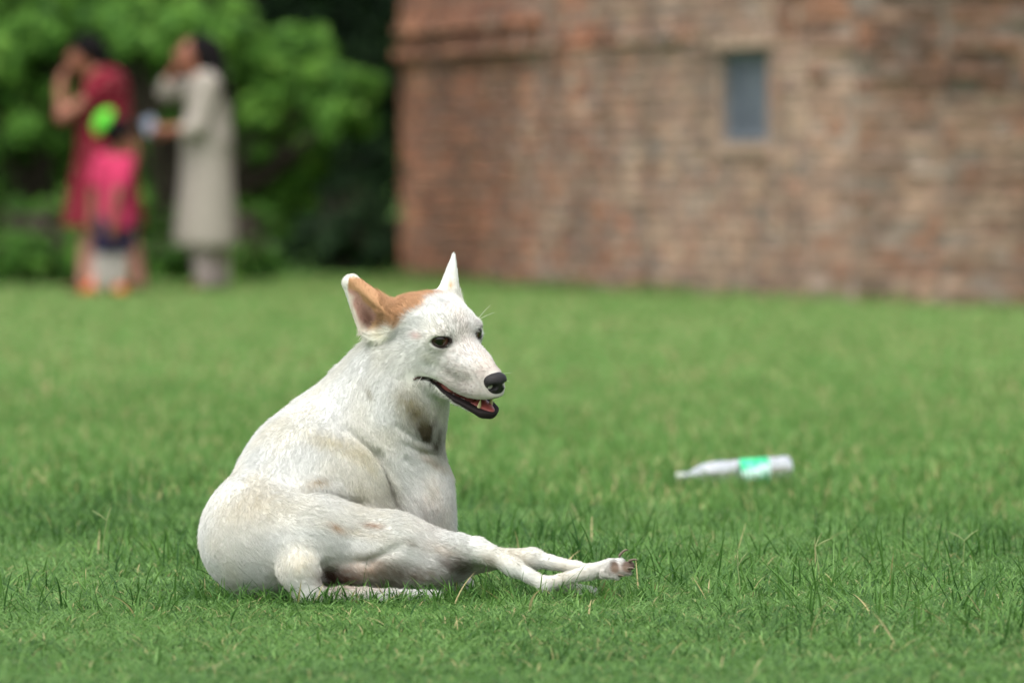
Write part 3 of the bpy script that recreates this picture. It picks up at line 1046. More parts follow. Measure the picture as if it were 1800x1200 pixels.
def build_dog_field():
    D = Field()
    def cone(a, b, r1, r2, k=30): D.cone(a, b, r1 / 1000, r2 / 1000, k / 1000)
    def ell(c, r, k=30, R=None): D.ell(c, mm(*r), k / 1000, R)
    def hell(f, l, u, r, k=20, tilt=0.0):
        R = HR
        if tilt:
            c, s = math.cos(tilt), math.sin(tilt)
            R = np.stack([HF * c + HU * s, HL, HU * c - HF * s]).astype(np.float32)
        ell(H(f, l, u), r, k, R)
    def cut(pts, r, k):
        for a, b in zip(pts[:-1], pts[1:]): D.cone(a, b, r / 1000, r / 1000, k / 1000, 's')
    # trunk
    ell(V(449, 950, 55), (91, 108, 92), 0)
    cone(V(452, 940, 20), V(545, 940, -10), 86, 74, 50)
    cone(V(464, 910, 80), V(545, 866, 140), 88, 134, 40)
    cone(V(552, 852, 140), V(614, 802, 195), 126, 116, 50)
    cone(V(632, 835, 210), V(684, 888, 245), 116, 100, 50)
    cone(V(545, 950, 130), V(650, 950, 190), 95, 95, 50)
    # shoulder blade, upper arm, elbow, forearms folded under the chest
    cone(V(640, 772, 138), V(724, 880, 150), 50, 58, 55)
    cone(V(715, 870, 200), V(752, 975, 185), 74, 50, 45)
    cone(V(752, 985, 185), V(800, 1024, 240), 46, 26, 30)
    cone(V(800, 1024, 240), V(800, 1030, 420), 25, 20, 25)
    cone(V(660, 1000, 330), V(730, 1025, 480), 40, 22, 30)
    for (ax_, ay_, ad_, dx_) in ((800, 1030, 420, 0), (730, 1027, 480, 14)):
        cone(V(ax_, ay_, ad_), V(ax_ + dx_ * 0.5, ay_ + 2, ad_ + 30), 21, 24, 14)
        for tt in (-21, -7, 7, 21):
            cone(V(ax_ + dx_ * 0.5 + tt * 0.7, ay_ + 3, ad_ + 40), V(ax_ + dx_ + tt, ay_ + 4, ad_ + 66 - abs(tt) * 0.4), 12, 11, 5)
    # neck
    cone(V(622, 776, 190), V(686, 694, 170), 110, 90, 60)
    cone(V(686, 694, 170), V(714, 634, 140), 90, 72, 50)
    cone(V(694, 715, 158), V(706, 830, 190), 76, 70, 40)
    # cranium
    hell(-56, 0, 3, (76, 57, 53), 34)
    hell(-96, 0, -8, (50, 54, 50), 34)
    for s in (-1, 1):
        hell(-50, s * 38, -26, (46, 25, 31), 26)          # cheek bone
        hell(-66, s * 34, -60, (46, 28, 36), 34)          # jaw muscle
        hell(-14, s * 30, 11, (24, 17, 13), 14)            # brow
        hell(18, s * 18, -44, (44, 19, 22), 26)           # side of muzzle
    hell(-100, -36, 24, (38, 34, 28), 26)
    hell(-100, 36, 20, (36, 34, 26), 26)
    # muzzle
    cone(H(-8, 0, -20), H(92, 0, -52), 24, 16, 22)
    cone(H(5, 0, -48), H(86, 0, -67), 32, 24, 20)
    for s in (-1, 1):
        hell(80, s * 13, -79, (27, 15, 16), 12)           # flews
        hell(44, s * 20, -82, (36, 14, 15), 14)
        cone(H(-24, s * 40, -62), H(20, s * 29, -76), 12, 11, 16)
        hell(-26, s * 43, -64, (17, 13, 11), 10)          # puffed corner of the lips
    hell(104, 0, -82, (13, 15, 9), 9)
    # lower jaw
    for s in (-1, 1):
        cone(H(-48, s * 38, -84), H(28, s * 25, -104), 16, 8.5, 14)
        cone(H(28, s * 25, -104.5), H(80, s * 12, -119), 8.5, 11, 10)
    cone(H(-70, 0, -84), H(40, 0, -112), 34, 9, 26)
    cone(H(40, 0, -114), H(90, 0, -121), 9, 10.5, 14)
    # right hind leg (the upper one)
    cone(V(500, 950, -5), V(690, 962, 15), 78, 58, 34)
    cone(V(690, 959, 15), V(836, 968, 20), 55, 21, 30)
    cone(V(640, 985, -25), V(770, 992, 0), 34, 22, 30)
    cone(V(838, 964, 20), V(858, 974, 12), 20, 17, 10)
    cone(V(856, 972, 14), V(902, 996, 2), 15, 15, 12)
    cone(V(902, 996, 2), V(958, 1027, -12), 14, 11, 12)
    cone(V(958, 1027, -12), V(1036, 1005, -28), 11.5, 12, 12)
    cone(V(1036, 1005, -28), V(1072, 994, -32), 13, 12.5, 10)
    for (tx, ty, td, bx, by, bd, r) in ((1116, 994, -40, 1074, 993, -36, 8), (1110, 1003, -54, 1068, 1002, -46, 8),
                                         (1090, 1011, -50, 1060, 1008, -46, 7.5), (1098, 988, -18, 1070, 990, -22, 8)):
        cone(V(bx, by, bd), V(tx - 8, ty, td), r * 0.9, r, 5)
    # left hind leg, under it
    cone(V(560, 990, 40), V(740, 1000, 60), 54, 46, 40)
    cone(V(740, 1000, 60), V(850, 980, 62), 44, 21, 30)
    cone(V(850, 980, 62), V(935, 981, 55), 17, 16, 18)
    cone(V(935, 981, 55), V(1012, 997, 40), 15, 9.5, 14)
    cone(V(1012, 997, 40), V(1056, 1006, 20), 10, 11, 10)
    cone(V(985, 1030, 10), V(1040, 1040, -8), 9, 9, 8)
    # tail, bent to the ground and lying along it
    cone(V(522, 945, -62), V(526, 1000, -84), 33, 34, 26)
    cone(V(526, 1000, -84), V(545, 1044, -88), 34, 25, 14)
    cone(V(545, 1046, -88), V(640, 1050, -84), 21, 15, 14)
    cone(V(640, 1050, -84), V(765, 1047, -66), 15, 8, 8)
    ell(V(735, 1008, -5), (44, 30, 22), 22)               # groin
    # furrow between the brows
    cut((H(-60, 0, 62), H(2, 0, 8)), 6, 14)
    # folds: behind the shoulder, base of the neck, over the thigh, beside the tail
    cut((V(610, 752, 52), V(664, 802, 66), V(704, 905, 94)), 2, 18)
    cut((V(664, 792, 62), V(716, 864, 76), V(750, 916, 96)), 2, 10)
    cut((V(712, 806, 84), V(748, 842, 92), V(768, 880, 106)), 2, 9)
    cut((V(715, 778, 75), V(745, 795, 104), V(790, 800, 150)), 3, 11)
    cut((V(700, 748, 66), V(735, 772, 86), V(786, 782, 134)), 3, 10)
    cut((V(540, 866, -20), V(640, 888, 28), V(790, 930, 26)), 8, 16)
    cut((V(486, 968, -112), V(484, 1012, -120), V(478, 1040, -112)), 10, 18)
    cut((V(556, 992, -84), V(650, 984, -54), V(700, 962, -54)), 4, 16)
    cut((V(528, 1018, -122), V(524, 1046, -122)), 3, 6)
    D.ell(V(580, 1014, -76), mm(19, 36, 21), 0.010, None, 's')

    # mouth: lip lines in the head's side plane
    def slot(P):
        hp = to_head(P)
        f, l, u = hp[:, 0], hp[:, 1], hp[:, 2]
        top = np.interp(f, LIP_F, LIP_TOP); mid = np.interp(f, LIP_F, LIP_MID)
        v = np.maximum(np.maximum(u - top, mid - u), -33 - f)
        return (np.maximum(v, np.interp(f, (-33, 10, 40, 60, 70), (45, 30, 19, 14, -60)) - np.abs(l)) / 1000.0).astype(np.float32)
    c = H(40, 0, -92)
    D.add('s', slot, c - 0.11, c + 0.11, 0.003)

    # ears
    def near_ear(P):
        e = sd_cone(P, V(666, 562, 104), V(618, 498, 90), 0.042, 0.0165)
        e = smax(e, -sd_cone(P, V(644, 574, 50), V(607, 500, 60), 0.046, 0.0165), 0.005)
        return smax(e, (P - V(610, 483, 88)) @ np.array((-0.35, 0.1, 0.93), np.float32), 0.004)
    c = V(640, 530, 90)
    D.add('u', near_ear, c - 0.09, c + 0.09, 0.014)

    def far_ear(P):
        e = sd_cone(P, V(787, 528, 168), V(797.5, 449, 176), 0.024, 0.0034)
        return smax(e, -sd_cone(P, V(815, 520, 198), V(806, 452, 190), 0.022, 0.003), 0.005)
    c = V(795, 490, 175)
    D.add('u', far_ear, c - 0.07, c + 0.07, 0.014)
    # eye lids and almond openings
    for s in (-1, 1):
        ax_f = 0.72 * HF + 0.69 * s * HL; ax_f /= np.linalg.norm(ax_f)
        up = HU - ax_f * (HU @ ax_f); up /= np.linalg.norm(up)
        R = np.stack([ax_f, np.cross(up, ax_f), up])
        D.ell(H(-9, s * 37, -2), mm(22, 22, 18), 0.010)
        D.ell(H(4, s * 45, -2), mm(24, 17, 9.8), 0.003, R, 's')
    return D


def blotch(px, py, cx, cy, rx, ry, ang=0.0):
    c, s = math.cos(ang), math.sin(ang)
    x, y = px - cx, py - cy
    return np.exp(-(((x * c + y * s) / rx) ** 2 + ((-x * s + y * c) / ry) ** 2))


def dog_colour(P):
    px, py = project(P)
    hp = to_head(P)
    f, l, u = hp[:, 0], hp[:, 1], hp[:, 2]
    n1 = vnoise(P, 60, 1); n2 = vnoise(P, 160, 2); n3 = vnoise(P, 22, 3)
    col = np.tile(np.array(srgb(214, 216, 213)[:3]), (len(P), 1))
    def lay(w, rgb):
        nonlocal col
        w = np.clip(w, 0, 1)[:, None]
        col = col * (1 - w) + np.array(srgb(*rgb)[:3]) * w
    head = (f > -150) & ((py < 720) | ((px > 785) & (py < 750))) & (px > 590)
    # cream and dirt tints on the body
    lay(0.30 * np.clip(n3 * 1.6 - 0.5, 0, 1), (216, 206, 178))
    for (cx, cy, rx, ry, a, w, rgb) in (
            (590, 780, 70, 16, 0.35, 0.55, (186, 176, 140)), (650, 815, 40, 14, 0.8, 0.4, (186, 176, 140)),
            (450, 885, 75, 30, -0.2, 0.40, (188, 176, 142)), (560, 845, 18, 7, -0.2, 0.75, (150, 128, 92)),
            (588, 925, 15, 6, 0.4, 0.75, (164, 132, 106)), (652, 924, 18, 5, 0.15, 0.85, (156, 118, 92)), (625, 935, 60, 10, 0.2, 0.3, (196, 180, 150)),
            (640, 880, 70, 40, 0.6, 0.35, (188, 178, 150)), (690, 865, 16, 40, -0.5, 0.35, (130, 124, 104)),
            (760, 885, 34, 60, 0.1, 0.35, (196, 178, 166)), (745, 790, 24, 8, 0.6, 0.5, (150, 140, 104)),
            (760, 812, 30, 6, 0.5, 0.5, (170, 150, 130)),
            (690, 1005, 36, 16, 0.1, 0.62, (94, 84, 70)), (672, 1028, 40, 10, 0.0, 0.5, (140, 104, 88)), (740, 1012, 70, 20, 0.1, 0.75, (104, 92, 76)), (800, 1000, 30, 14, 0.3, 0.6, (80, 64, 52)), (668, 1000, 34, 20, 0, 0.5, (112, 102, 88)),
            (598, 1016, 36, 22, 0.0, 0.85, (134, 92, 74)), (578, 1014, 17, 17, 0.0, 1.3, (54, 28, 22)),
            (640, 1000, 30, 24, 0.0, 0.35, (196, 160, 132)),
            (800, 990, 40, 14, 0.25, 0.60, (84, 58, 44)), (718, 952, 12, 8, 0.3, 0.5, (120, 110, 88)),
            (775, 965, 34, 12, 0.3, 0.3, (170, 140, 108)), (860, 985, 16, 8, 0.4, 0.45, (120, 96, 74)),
            (528, 985, 34, 30, 0.0, 0.35, (206, 190, 146)), (900, 980, 60, 18, 0.2, 0.35, (176, 164, 134)), (1000, 1010, 50, 18, -0.2, 0.4, (170, 156, 128))):
        sp = (py > 735)
        lay(w * blotch(px, py, cx, cy, rx, ry, a) * (0.55 + 0.9 * n2) * sp * (P[:, 1] < 0.25), rgb)
    # dirty collar line under the throat
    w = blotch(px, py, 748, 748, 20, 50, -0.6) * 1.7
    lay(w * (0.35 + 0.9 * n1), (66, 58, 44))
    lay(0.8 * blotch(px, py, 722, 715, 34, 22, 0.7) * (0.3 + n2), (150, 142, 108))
    lay(0.55 * blotch(px, py, 650, 690, 5, 12, -0.4), (112, 104, 70))
    # tan patch on the crown and the near ear
    side = np.clip((-l + 12) / 14, 0, 1)
    edge = 1 / (1 + np.exp(-((-67 - f) + 0.55 * (u - 20) + (n1 - 0.5) * 22 + np.clip(-l - 20, 0, 60) * 0.10) / 3.5))
    low = 1 / (1 + np.exp(-(u + 12 + (n1 - 0.5) * 18) / 3.5))
    low = low * (1 / (1 + np.exp(-((578 - np.clip(px - 690, 0, 80) * 0.8 + (n1 - 0.5) * 14) - py) / 2.5)))
    patch = edge * low * np.clip((30 - l + (n1 - 0.5) * 20) / 8, 0, 1) * head
    lay(patch, (182, 142, 106))
    e = head & (px < 672) & (py < 590) & (py < 560 + 0.0 * px + np.clip(662 - px, 0, 40) * 1.2)
    lay(1.0 * e, (182, 142, 106))
    # distance from the upper right rim of the near ear; inside lies left of a tan band
    rim = ((px - 617) * 0.67 - (py - 481) * 0.74) * -1.0
    left = (px - 598) * 0.914 - (py - 495) * 0.406
    inside = np.clip((rim - 17 + (n1 - 0.5) * 8) / 5, 0, 1) * e
    lay(0.95 * inside, (186, 146, 136))
    lay(0.85 * blotch(px, py, 648, 562, 12, 24, -0.35) * inside, (96, 62, 52))  # dark inner skin, deepened to paint in the shade of the ear's hollow
    lay(0.8 * np.clip((11 - left + (n1 - 0.5) * 14) / 7, 0, 1) * e * (py > 488), (230, 224, 212))
    lay(0.85 * np.clip((490 - py) / 4, 0, 1) * e, (226, 216, 198))
    lay(0.85 * blotch(px, py, 668, 588, 18, 14) * head, (232, 228, 208))
    lay(0.7 * blotch(px, py, 792, 502, 5, 10) * head, (200, 150, 96))
    # muzzle: pinkish bridge, grey freckles round the nose
    lay(0.22 * np.exp(-(l / 14) ** 2) * (f > -40) * (f < 90) * (u > -60), (206, 184, 170))
    lay(0.75 * np.exp(-(((f - 92) / 14) ** 2 + ((u + 42) / 15) ** 2)) * (0.3 + n2) * head, (120, 98, 84))
    lay(0.45 * np.exp(-(((f - 72) / 18) ** 2 + ((u + 84) / 12) ** 2)) * n2 * head, (150, 146, 138))
    lay(0.60 * np.clip((-u - 30) / 20, 0, 1) * np.clip((f - 0) / 30, 0, 1) * head * (u > -100), (168, 166, 162))  # greyish skin through the fur, plus painted shading on the muzzle sides
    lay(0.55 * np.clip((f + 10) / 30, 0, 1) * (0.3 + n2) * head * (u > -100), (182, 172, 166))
    for kx, ky in ((52, -72), (60, -70), (68, -69), (76, -70), (56, -79), (64, -78), (72, -77), (80, -78), (60, -86), (69, -85), (77, -85), (48, -84), (84, -72)):
        for sgn in (-1, 1):
            lay(0.75 * np.exp(-(((f - kx) / 1.7) ** 2 + ((u - ky) / 1.7) ** 2)) * (l * sgn > 0) * head, (84, 76, 72))
    # eye surroundings
    for s in (-1, 1):
        q = np.sqrt(((f - 6) / 19) ** 2 + ((l - s * 40) / 17) ** 2 + ((u + 2) / 11.5) ** 2)
        lay(np.clip((1.20 - q) / 0.2, 0, 1), (40, 31, 30))
        lay(0.65 * np.exp(-(((f - 24) / 9) ** 2 + ((l - s * 31) / 9) ** 2 + ((u + 2) / 8) ** 2)), (66, 58, 54))
        lay(0.5 * np.exp(-(((f - 8) / 16) ** 2 + ((l - s * 40) / 14) ** 2 + ((u - 17) / 5) ** 2)) * n2, (120, 116, 112))
    lay(0.40 * blotch(px, py, 733, 590, 9, 6) * head, (216, 160, 150))
    lay(0.30 * blotch(px, py, 755, 628, 16, 8, 0.5) * head, (190, 186, 160))
    # lips
    top = np.interp(f, LIP_F, LIP_TOP); mid = np.interp(f, LIP_F, LIP_MID); low = np.interp(f, LIP_F, LIP_LOW)
    inm = (f > -36) & head
    lay(1.0 * (inm & (u < top + 0.2) & (u > mid + 1.0)), (104, 50, 47))
    lip = np.clip((u - low - (n2 - 0.5) * 3.5) / 1.5 + 0.5, 0, 1) * (u < mid + 0.8) * inm
    lay(lip, (32, 26, 27))
    lay(0.75 * np.clip((1.6 - (u - top)) / 1.4, 0, 1) * (u > top - 0.6) * inm * np.clip((f + 33) / 10, 0, 1), (38, 28, 29))
    lay(0.7 * np.clip(1.4 - np.hypot(f + 31, u + 74) / 6, 0, 1) * inm, (34, 26, 27))
    # toe pads of the lifted paw
    pad = np.maximum(blotch(px, py, 1106, 995, 15, 13) * 1.6, blotch(px, py, 1080, 996, 9, 13, -0.3) * 1.5)
    lay(np.clip(pad * 1.6 - 0.5, 0, 1) * (px > 1064), (74, 62, 56))
    lay(0.75 * blotch(px, py, 1085, 1002, 32, 16), (104, 88, 74))
    return col, lip, inm


# coat material: colour comes from the coat markings stored on the surface
m_coat = Mat('dog_coat', 0.75, 0.2)
m_coat.color(m_coat.attr('coat'))
m_fur = Mat('dog_fur', 0.55, 0.25)
m_fur.color(m_fur.attr('coat'))
m_nose = Mat('dog_nose', 0.42, 0.35).color(srgb(20, 18, 20))
m_nose.bump(m_nose.noise(m_nose.coord('Object'), 500, 3), 0.9, 0.002)
m_eye = Mat('dog_eye', 0.06, 0.6)
m_iris = m_eye
m_tongue = Mat('dog_tongue', 0.4, 0.4).color(srgb(142, 70, 66))
m_tooth = Mat('dog_tooth', 0.35, 0.4).color(srgb(196, 186, 146))
m_claw = Mat('dog_claw', 0.4, 0.4).color(srgb(96, 84, 72))

dog = empty('dog', V(560, 1050, 60))
dog.location.z = 0
tag(dog, 'white dog with a tan patch and open mouth, lying on the grass', 'dog')
DOG_O = np.array(dog.location, np.float32)

field = build_dog_field()
lo = V(325, 1062, -160) ; hi = V(1135, 425, 580)
dv, df = surface_nets(field, (lo[0], -0.17, -0.02), (hi[0], 0.60, hi[2]), 0.0028)
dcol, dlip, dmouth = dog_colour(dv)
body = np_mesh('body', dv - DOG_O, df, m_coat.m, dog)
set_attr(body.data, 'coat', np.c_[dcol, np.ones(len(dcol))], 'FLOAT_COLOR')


def sub_mesh(name, f, lo, hi, h, mat, parent, colour=None):
    v, q = surface_nets(f, lo, hi, h)
    o = np_mesh(name, v - DOG_O, q, mat, parent)
    return o


# nose with nostrils
nose_field = Field()
nose_field.ell(H(106, 0, -57), mm(16, 22.5, 14.5), 0, HR)
nose_field.ell(H(108, 0, -69), mm(12.5, 15, 14), 0.012, HR)
nose_field.cone(H(128, 0, -60), H(118, 0, -92), 0.0016, 0.0016, 0.006, 's')
for s in (-1, 1):
    nose_field.cone(H(126, s * 9, -63), H(110, s * 14, -65), 0.005, 0.004, 0.004, 's')
    nose_field.cone(H(114, s * 16, -67), H(106, s * 25, -70), 0.003, 0.0015, 0.004, 's')
nz = H(106, 0, -62)
nose = sub_mesh('nose', nose_field, nz - 0.038, nz + 0.038, 0.0013, m_nose.m, dog)

# eyes: dark brown iris with pupil, pinkish white at the inner corner
m_eye.color(m_eye.attr('eye'))
for s in (-1, 1):
    ax = 0.62 * HF + 0.78 * s * HL + 0.02 * HU; ax /= np.linalg.norm(ax)
    gaze = 0.70 * HF + 0.70 * s * HL * 1.0; gaze /= np.linalg.norm(gaze)
    c = H(-6, s * 36, -2)
    r = 0.0160
    vv, ff = [], []
    NU, NV = 32, 24
    for i in range(NV + 1):
        for j in range(NU):
            th, ph = math.pi * i / NV, 2 * math.pi * j / NU
            vv.append((math.sin(th) * math.cos(ph), math.sin(th) * math.sin(ph), math.cos(th)))
    for i in range(NV):
        for j in range(NU):
            ff.append((i * NU + j, (i + 1) * NU + j, (i + 1) * NU + (j + 1) % NU, i * NU + (j + 1) % NU))
    vv = np.array(vv)
    cs = vv @ gaze
    colr = np.where(cs[:, None] > 0.90, np.array(srgb(8, 6, 6)[:3]), np.array(srgb(46, 25, 16)[:3]))
    inn = vv @ HF > 0.86
    colr = np.where((cs[:, None] < 0.66), np.array(srgb(104, 66, 58)[:3]), colr)
    e = np_mesh('eye', vv * r + c - DOG_O, ff, m_eye.m, dog)
    set_attr(e.data, 'eye', np.c_[colr, np.ones(len(colr))], 'FLOAT_COLOR')

# tongue and mouth lining
tongue_field = Field()
tongue_field.ell(H(34, 0, -106), mm(66, 17, 7), 0, np.stack([HF * 0.985 - HU * 0.17, HL, HU * 0.985 + HF * 0.17]))
tongue_field.ell(H(-4, 0, -88), mm(32, 36, 13), 0.01, np.stack([HF * 0.9 - HU * 0.43, HL, HU * 0.9 + HF * 0.43]))
tz = H(20, 0, -98)
sub_mesh('tongue', tongue_field, tz - 0.095, tz + 0.095, 0.002, m_tongue.m, dog)


def spike(name, a, b, r, mat, bend=(0, 0, 0), n=8, seg=6):
    a, b, bend = np.asarray(a), np.asarray(b), np.asarray(bend)
    vv, ff = [], []
    t = b - a; t = t / np.linalg.norm(t)
    x = np.cross(t, (0.3, 0.2, 0.93)); x /= np.linalg.norm(x); y = np.cross(t, x)
    for i in range(seg + 1):
        s = i / seg
        c = a + (b - a) * s + bend * 4 * s * (1 - s)
        rr = r * (1 - s) ** 0.7 + 0.0002
        for j in range(n):
            an = 2 * math.pi * j / n
            vv.append(c + (x * math.cos(an) + y * math.sin(an)) * rr)
    for i in range(seg):
        for j in range(n):
            ff.append((i * n + j, i * n + (j + 1) % n, (i + 1) * n + (j + 1) % n, (i + 1) * n + j))
    return np_mesh(name, np.array(vv) - DOG_O, ff, mat, dog)


for s in (-1, 1):
    spike('canine_tooth', H(74, s * 13, -112), H(79, s * 12.5, -97), 0.0036, m_tooth.m)
for (a, b, bend) in ((V(1106, 986, -46), V(1122, 984, -54), (0, 0, 0.002)), (V(1088, 978, -20), V(1106, 967, -20), (0, 0, 0.005)),
                     (V(1102, 1000, -58), V(1116, 999, -66), (0, 0, 0.002)), (V(1086, 1010, -54), V(1098, 1013, -62), (0, 0, 0.001))):
    spike('claw', a, b, 0.0028, m_claw.m, bend)

# ---- fur: short strands combed along the body
anchors = [(H(110, 0, -55), -HF), (H(40, -30, -50), -HF * 0.9 + HU * -0.1), (H(0, -40, 15), -HF + 0.3 * HU), (H(-60, 0, 55), -HF),
           (H(-60, -60, -40), -HF * 0.8 - 0.6 * HU), (H(60, 0, -120), -HF * 1.0), (H(-40, -20, -95), -HF * 0.8 - 0.4 * HU),
           (V(620, 520, 90), (-0.4, -0.1, 0.9)), (V(795, 480, 170), (0.1, 0, 1)),
           (V(690, 670, 80), (-0.25, 0.1, -0.9)), (V(640, 640, 150), (-0.5, 0.2, -0.8)), (V(740, 730, 100), (0.1, 0.1, -1)),
           (V(650, 745, 80), (0.25, -0.1, -0.9)), (V(560, 720, 120), (-0.6, -0.3, -0.5)), (V(740, 800, 110), (0.45, 0, -0.8)),
           (V(700, 860, 100), (0.4, 0, -0.9)), (V(770, 880, 170), (0.1, 0, -1)), (V(560, 800, 20), (-0.1, -0.5, -0.7)),
           (V(480, 800, 40), (-0.4, -0.6, -0.5)), (V(600, 860, 30), (0.3, -0.3, -0.6)), (V(430, 880, -20), (0.1, -0.5, -0.7)),
           (V(370, 960, 20), (0.25, -0.5, -0.8)), (V(470, 940, -60), (0.6, -0.2, -0.55)), (V(560, 920, -70), (0.9, 0, -0.25)),
           (V(680, 930, -30), (0.95, 0, -0.3)), (V(790, 960, 0), (0.95, 0, -0.35)), (V(900, 995, 0), (0.9, 0, -0.4)),
           (V(1040, 1000, -30), (1, 0, 0.2)), (V(525, 970, -110), (0.05, 0, -1)), (V(560, 1040, -110), (0.8, 0, -0.4)),
           (V(700, 1050, -90), (1, 0, 0)), (V(680, 1000, -50), (0.6, 0, -0.8)), (V(930, 980, 50), (1, 0, -0.2))]
AP = np.array([a for a, _ in anchors], np.float32)
AD = np.array([np.asarray(d) / np.linalg.norm(d) for _, d in anchors], np.float32)

NF = 360000
q = dv[df]
e1, e2 = q[:, 1] - q[:, 0], q[:, 2] - q[:, 0]
area = np.linalg.norm(np.cross(q[:, 2] - q[:, 0], q[:, 3] - q[:, 1]), axis=1) * 0.5
cen = q.mean(1)
wgt = area * np.where(to_head(cen)[:, 0] > -110, 1.6, 1.0) * np.where(cen[:, 1] > 0.28, 0.3, 1.0)
fi = RNG.choice(len(df), NF, p=wgt / wgt.sum())
a, b = RNG.random(NF)[:, None], RNG.random(NF)[:, None]
root = ((q[fi, 0] * (1 - a) + q[fi, 1] * a) * (1 - b) + (q[fi, 3] * (1 - a) + q[fi, 2] * a) * b).astype(np.float32)
vn = vert_normals(dv, df)
nor = vn[df[fi]].mean(1)
nor /= np.linalg.norm(nor, axis=1, keepdims=True)
w = 1.0 / (np.linalg.norm(root[:, None] - AP[None], axis=2) ** 3 + 1e-5)
flow = (w @ AD) / w.sum(1, keepdims=True)
flow += (np.stack([vnoise(root, 55, s) for s in (11, 12, 13)], 1) - 0.5) * 0.6 + (np.stack([vnoise(root, 18, s) for s in (14, 15, 16)], 1) - 0.5) * 0.6
flow -= nor * np.einsum('ij,ij->i', flow, nor)[:, None]
flow /= np.maximum(np.linalg.norm(flow, axis=1, keepdims=True), 1e-6)
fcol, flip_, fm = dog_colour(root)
hp = to_head(root)
ppx, ppy = project(root)
hd = ((ppy < 735) | ((ppx > 785) & (ppy < 755))) & (ppx > 590)
ln = np.full(NF, 0.017)
ln = np.where(hd, np.interp(hp[:, 0], (-140, -90, -40, 0, 60, 110), (0.020, 0.018, 0.015, 0.013, 0.011, 0.008)), ln)
ln = np.where(ppx > 820, np.where(hd, ln, 0.010), ln)
ln = np.where((ppx > 640) & (ppy > 680) & (ppy < 800) & (hp[:, 0] < -100), 0.022, ln)
near_lip = hd & (hp[:, 0] > -44) & (np.abs(hp[:, 2] - np.interp(hp[:, 0], LIP_F, LIP_TOP) - 3) < 9)
ln = np.where(near_lip, 0.0055, ln)
ear_m = hd & (((ppx < 668) & (ppy < 585)) | (ppy < 512))
ln = np.where(ear_m, 0.008, ln)
lum = fcol.mean(1)
ln = ln * (0.42 + 0.42 * vnoise(root, 14, 31)) * (0.6 + 0.7 * RNG.random(NF))
ok = (lum > 0.045) | ~hd
ok &= ~((ppx > 1072) & (lum < 0.25))
for s in (-1, 1):
    qq = np.sqrt(((hp[:, 0] - 6) / 17) ** 2 + ((hp[:, 1] - s * 40) / 16) ** 2 + ((hp[:, 2] + 2) / 10.5) ** 2)
    ok &= qq > 1.08
ok &= np.linalg.norm((hp - np.array((107, 0, -60))) / np.array((18, 23.5, 19)), axis=1) > 1.0
root, nor, flow, fcol, ln, hd = root[ok], nor[ok], flow[ok], fcol[ok], ln[ok], hd[ok]
n = len(root)
lift = np.where(hd, 0.28, 0.30) * (0.6 + 0.8 * RNG.random(n))
jit = RNG.normal(0, 0.16, (n, 3))
d0 = flow + nor * (lift * 1.5)[:, None] + jit
d0 /= np.linalg.norm(d0, axis=1, keepdims=True)
d1 = flow + nor * (lift * 0.2)[:, None] + jit
d1 /= np.linalg.norm(d1, axis=1, keepdims=True)
p0 = root - nor * 0.0008
p1 = p0 + d0 * (ln * 0.45)[:, None]
p2 = p1 + d1 * (ln * 0.55)[:, None]
pts = np.stack([p0, p1, p2], 1) - DOG_O
cu = bpy.data.hair_curves.new('fur')
cu.add_curves([3] * n)
cu.attributes['position'].data.foreach_set('vector', pts.astype(np.float32).ravel())
ra = cu.attributes.get('radius') or cu.attributes.new('radius', 'FLOAT', 'POINT')
ra.data.foreach_set('value', np.tile(np.array((0.00027, 0.00021, 0.00005), np.float32), n))
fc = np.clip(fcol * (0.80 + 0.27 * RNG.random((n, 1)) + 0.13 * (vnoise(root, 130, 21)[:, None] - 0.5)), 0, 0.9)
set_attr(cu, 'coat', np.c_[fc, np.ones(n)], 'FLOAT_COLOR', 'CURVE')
cu.materials.append(m_fur.m)
fur = bpy.data.objects.new('fur', cu)
COL.objects.link(fur)
fur.parent = dog
S.cycles_curves.shape = 'RIBBONS'

# whiskers and brow hairs
m_whisker = Mat('dog_whisker', 0.4, 0.3).color(srgb(236, 232, 222))
wl_ = []
for (f0, l0, u0, dx, L) in ((2, 40, 20, (0.55, 0.25, 0.75), 42), (0, 42, 18, (0.75, 0.2, 0.5), 38), (66, 20, -66, (0.9, 0.2, 0.35), 40), (60, 22, -74, (0.95, 0.2, 0.1), 38),
                            (-30, -58, -70, (-0.5, -0.6, -0.6), 30)):
    p = H(f0, l0, u0); d = np.array(dx) / np.linalg.norm(dx)
    for k in range(6):
        t = k / 5
        wl_.append(p + d * t * L / 1000 + np.array((0, 0, -0.006)) * t * t)
cw = bpy.data.hair_curves.new('whiskers')
cw.add_curves([6] * (len(wl_) // 6))
cw.attributes['position'].data.foreach_set('vector', (np.array(wl_) - DOG_O).astype(np.float32).ravel())
ra = cw.attributes.get('radius') or cw.attributes.new('radius', 'FLOAT', 'POINT')
ra.data.foreach_set('value', np.tile(np.linspace(0.0003, 0.00008, 6).astype(np.float32), len(wl_) // 6))
cw.materials.append(m_whisker.m)
wo = bpy.data.objects.new('whiskers', cw)
COL.objects.link(wo)
wo.parent = dog

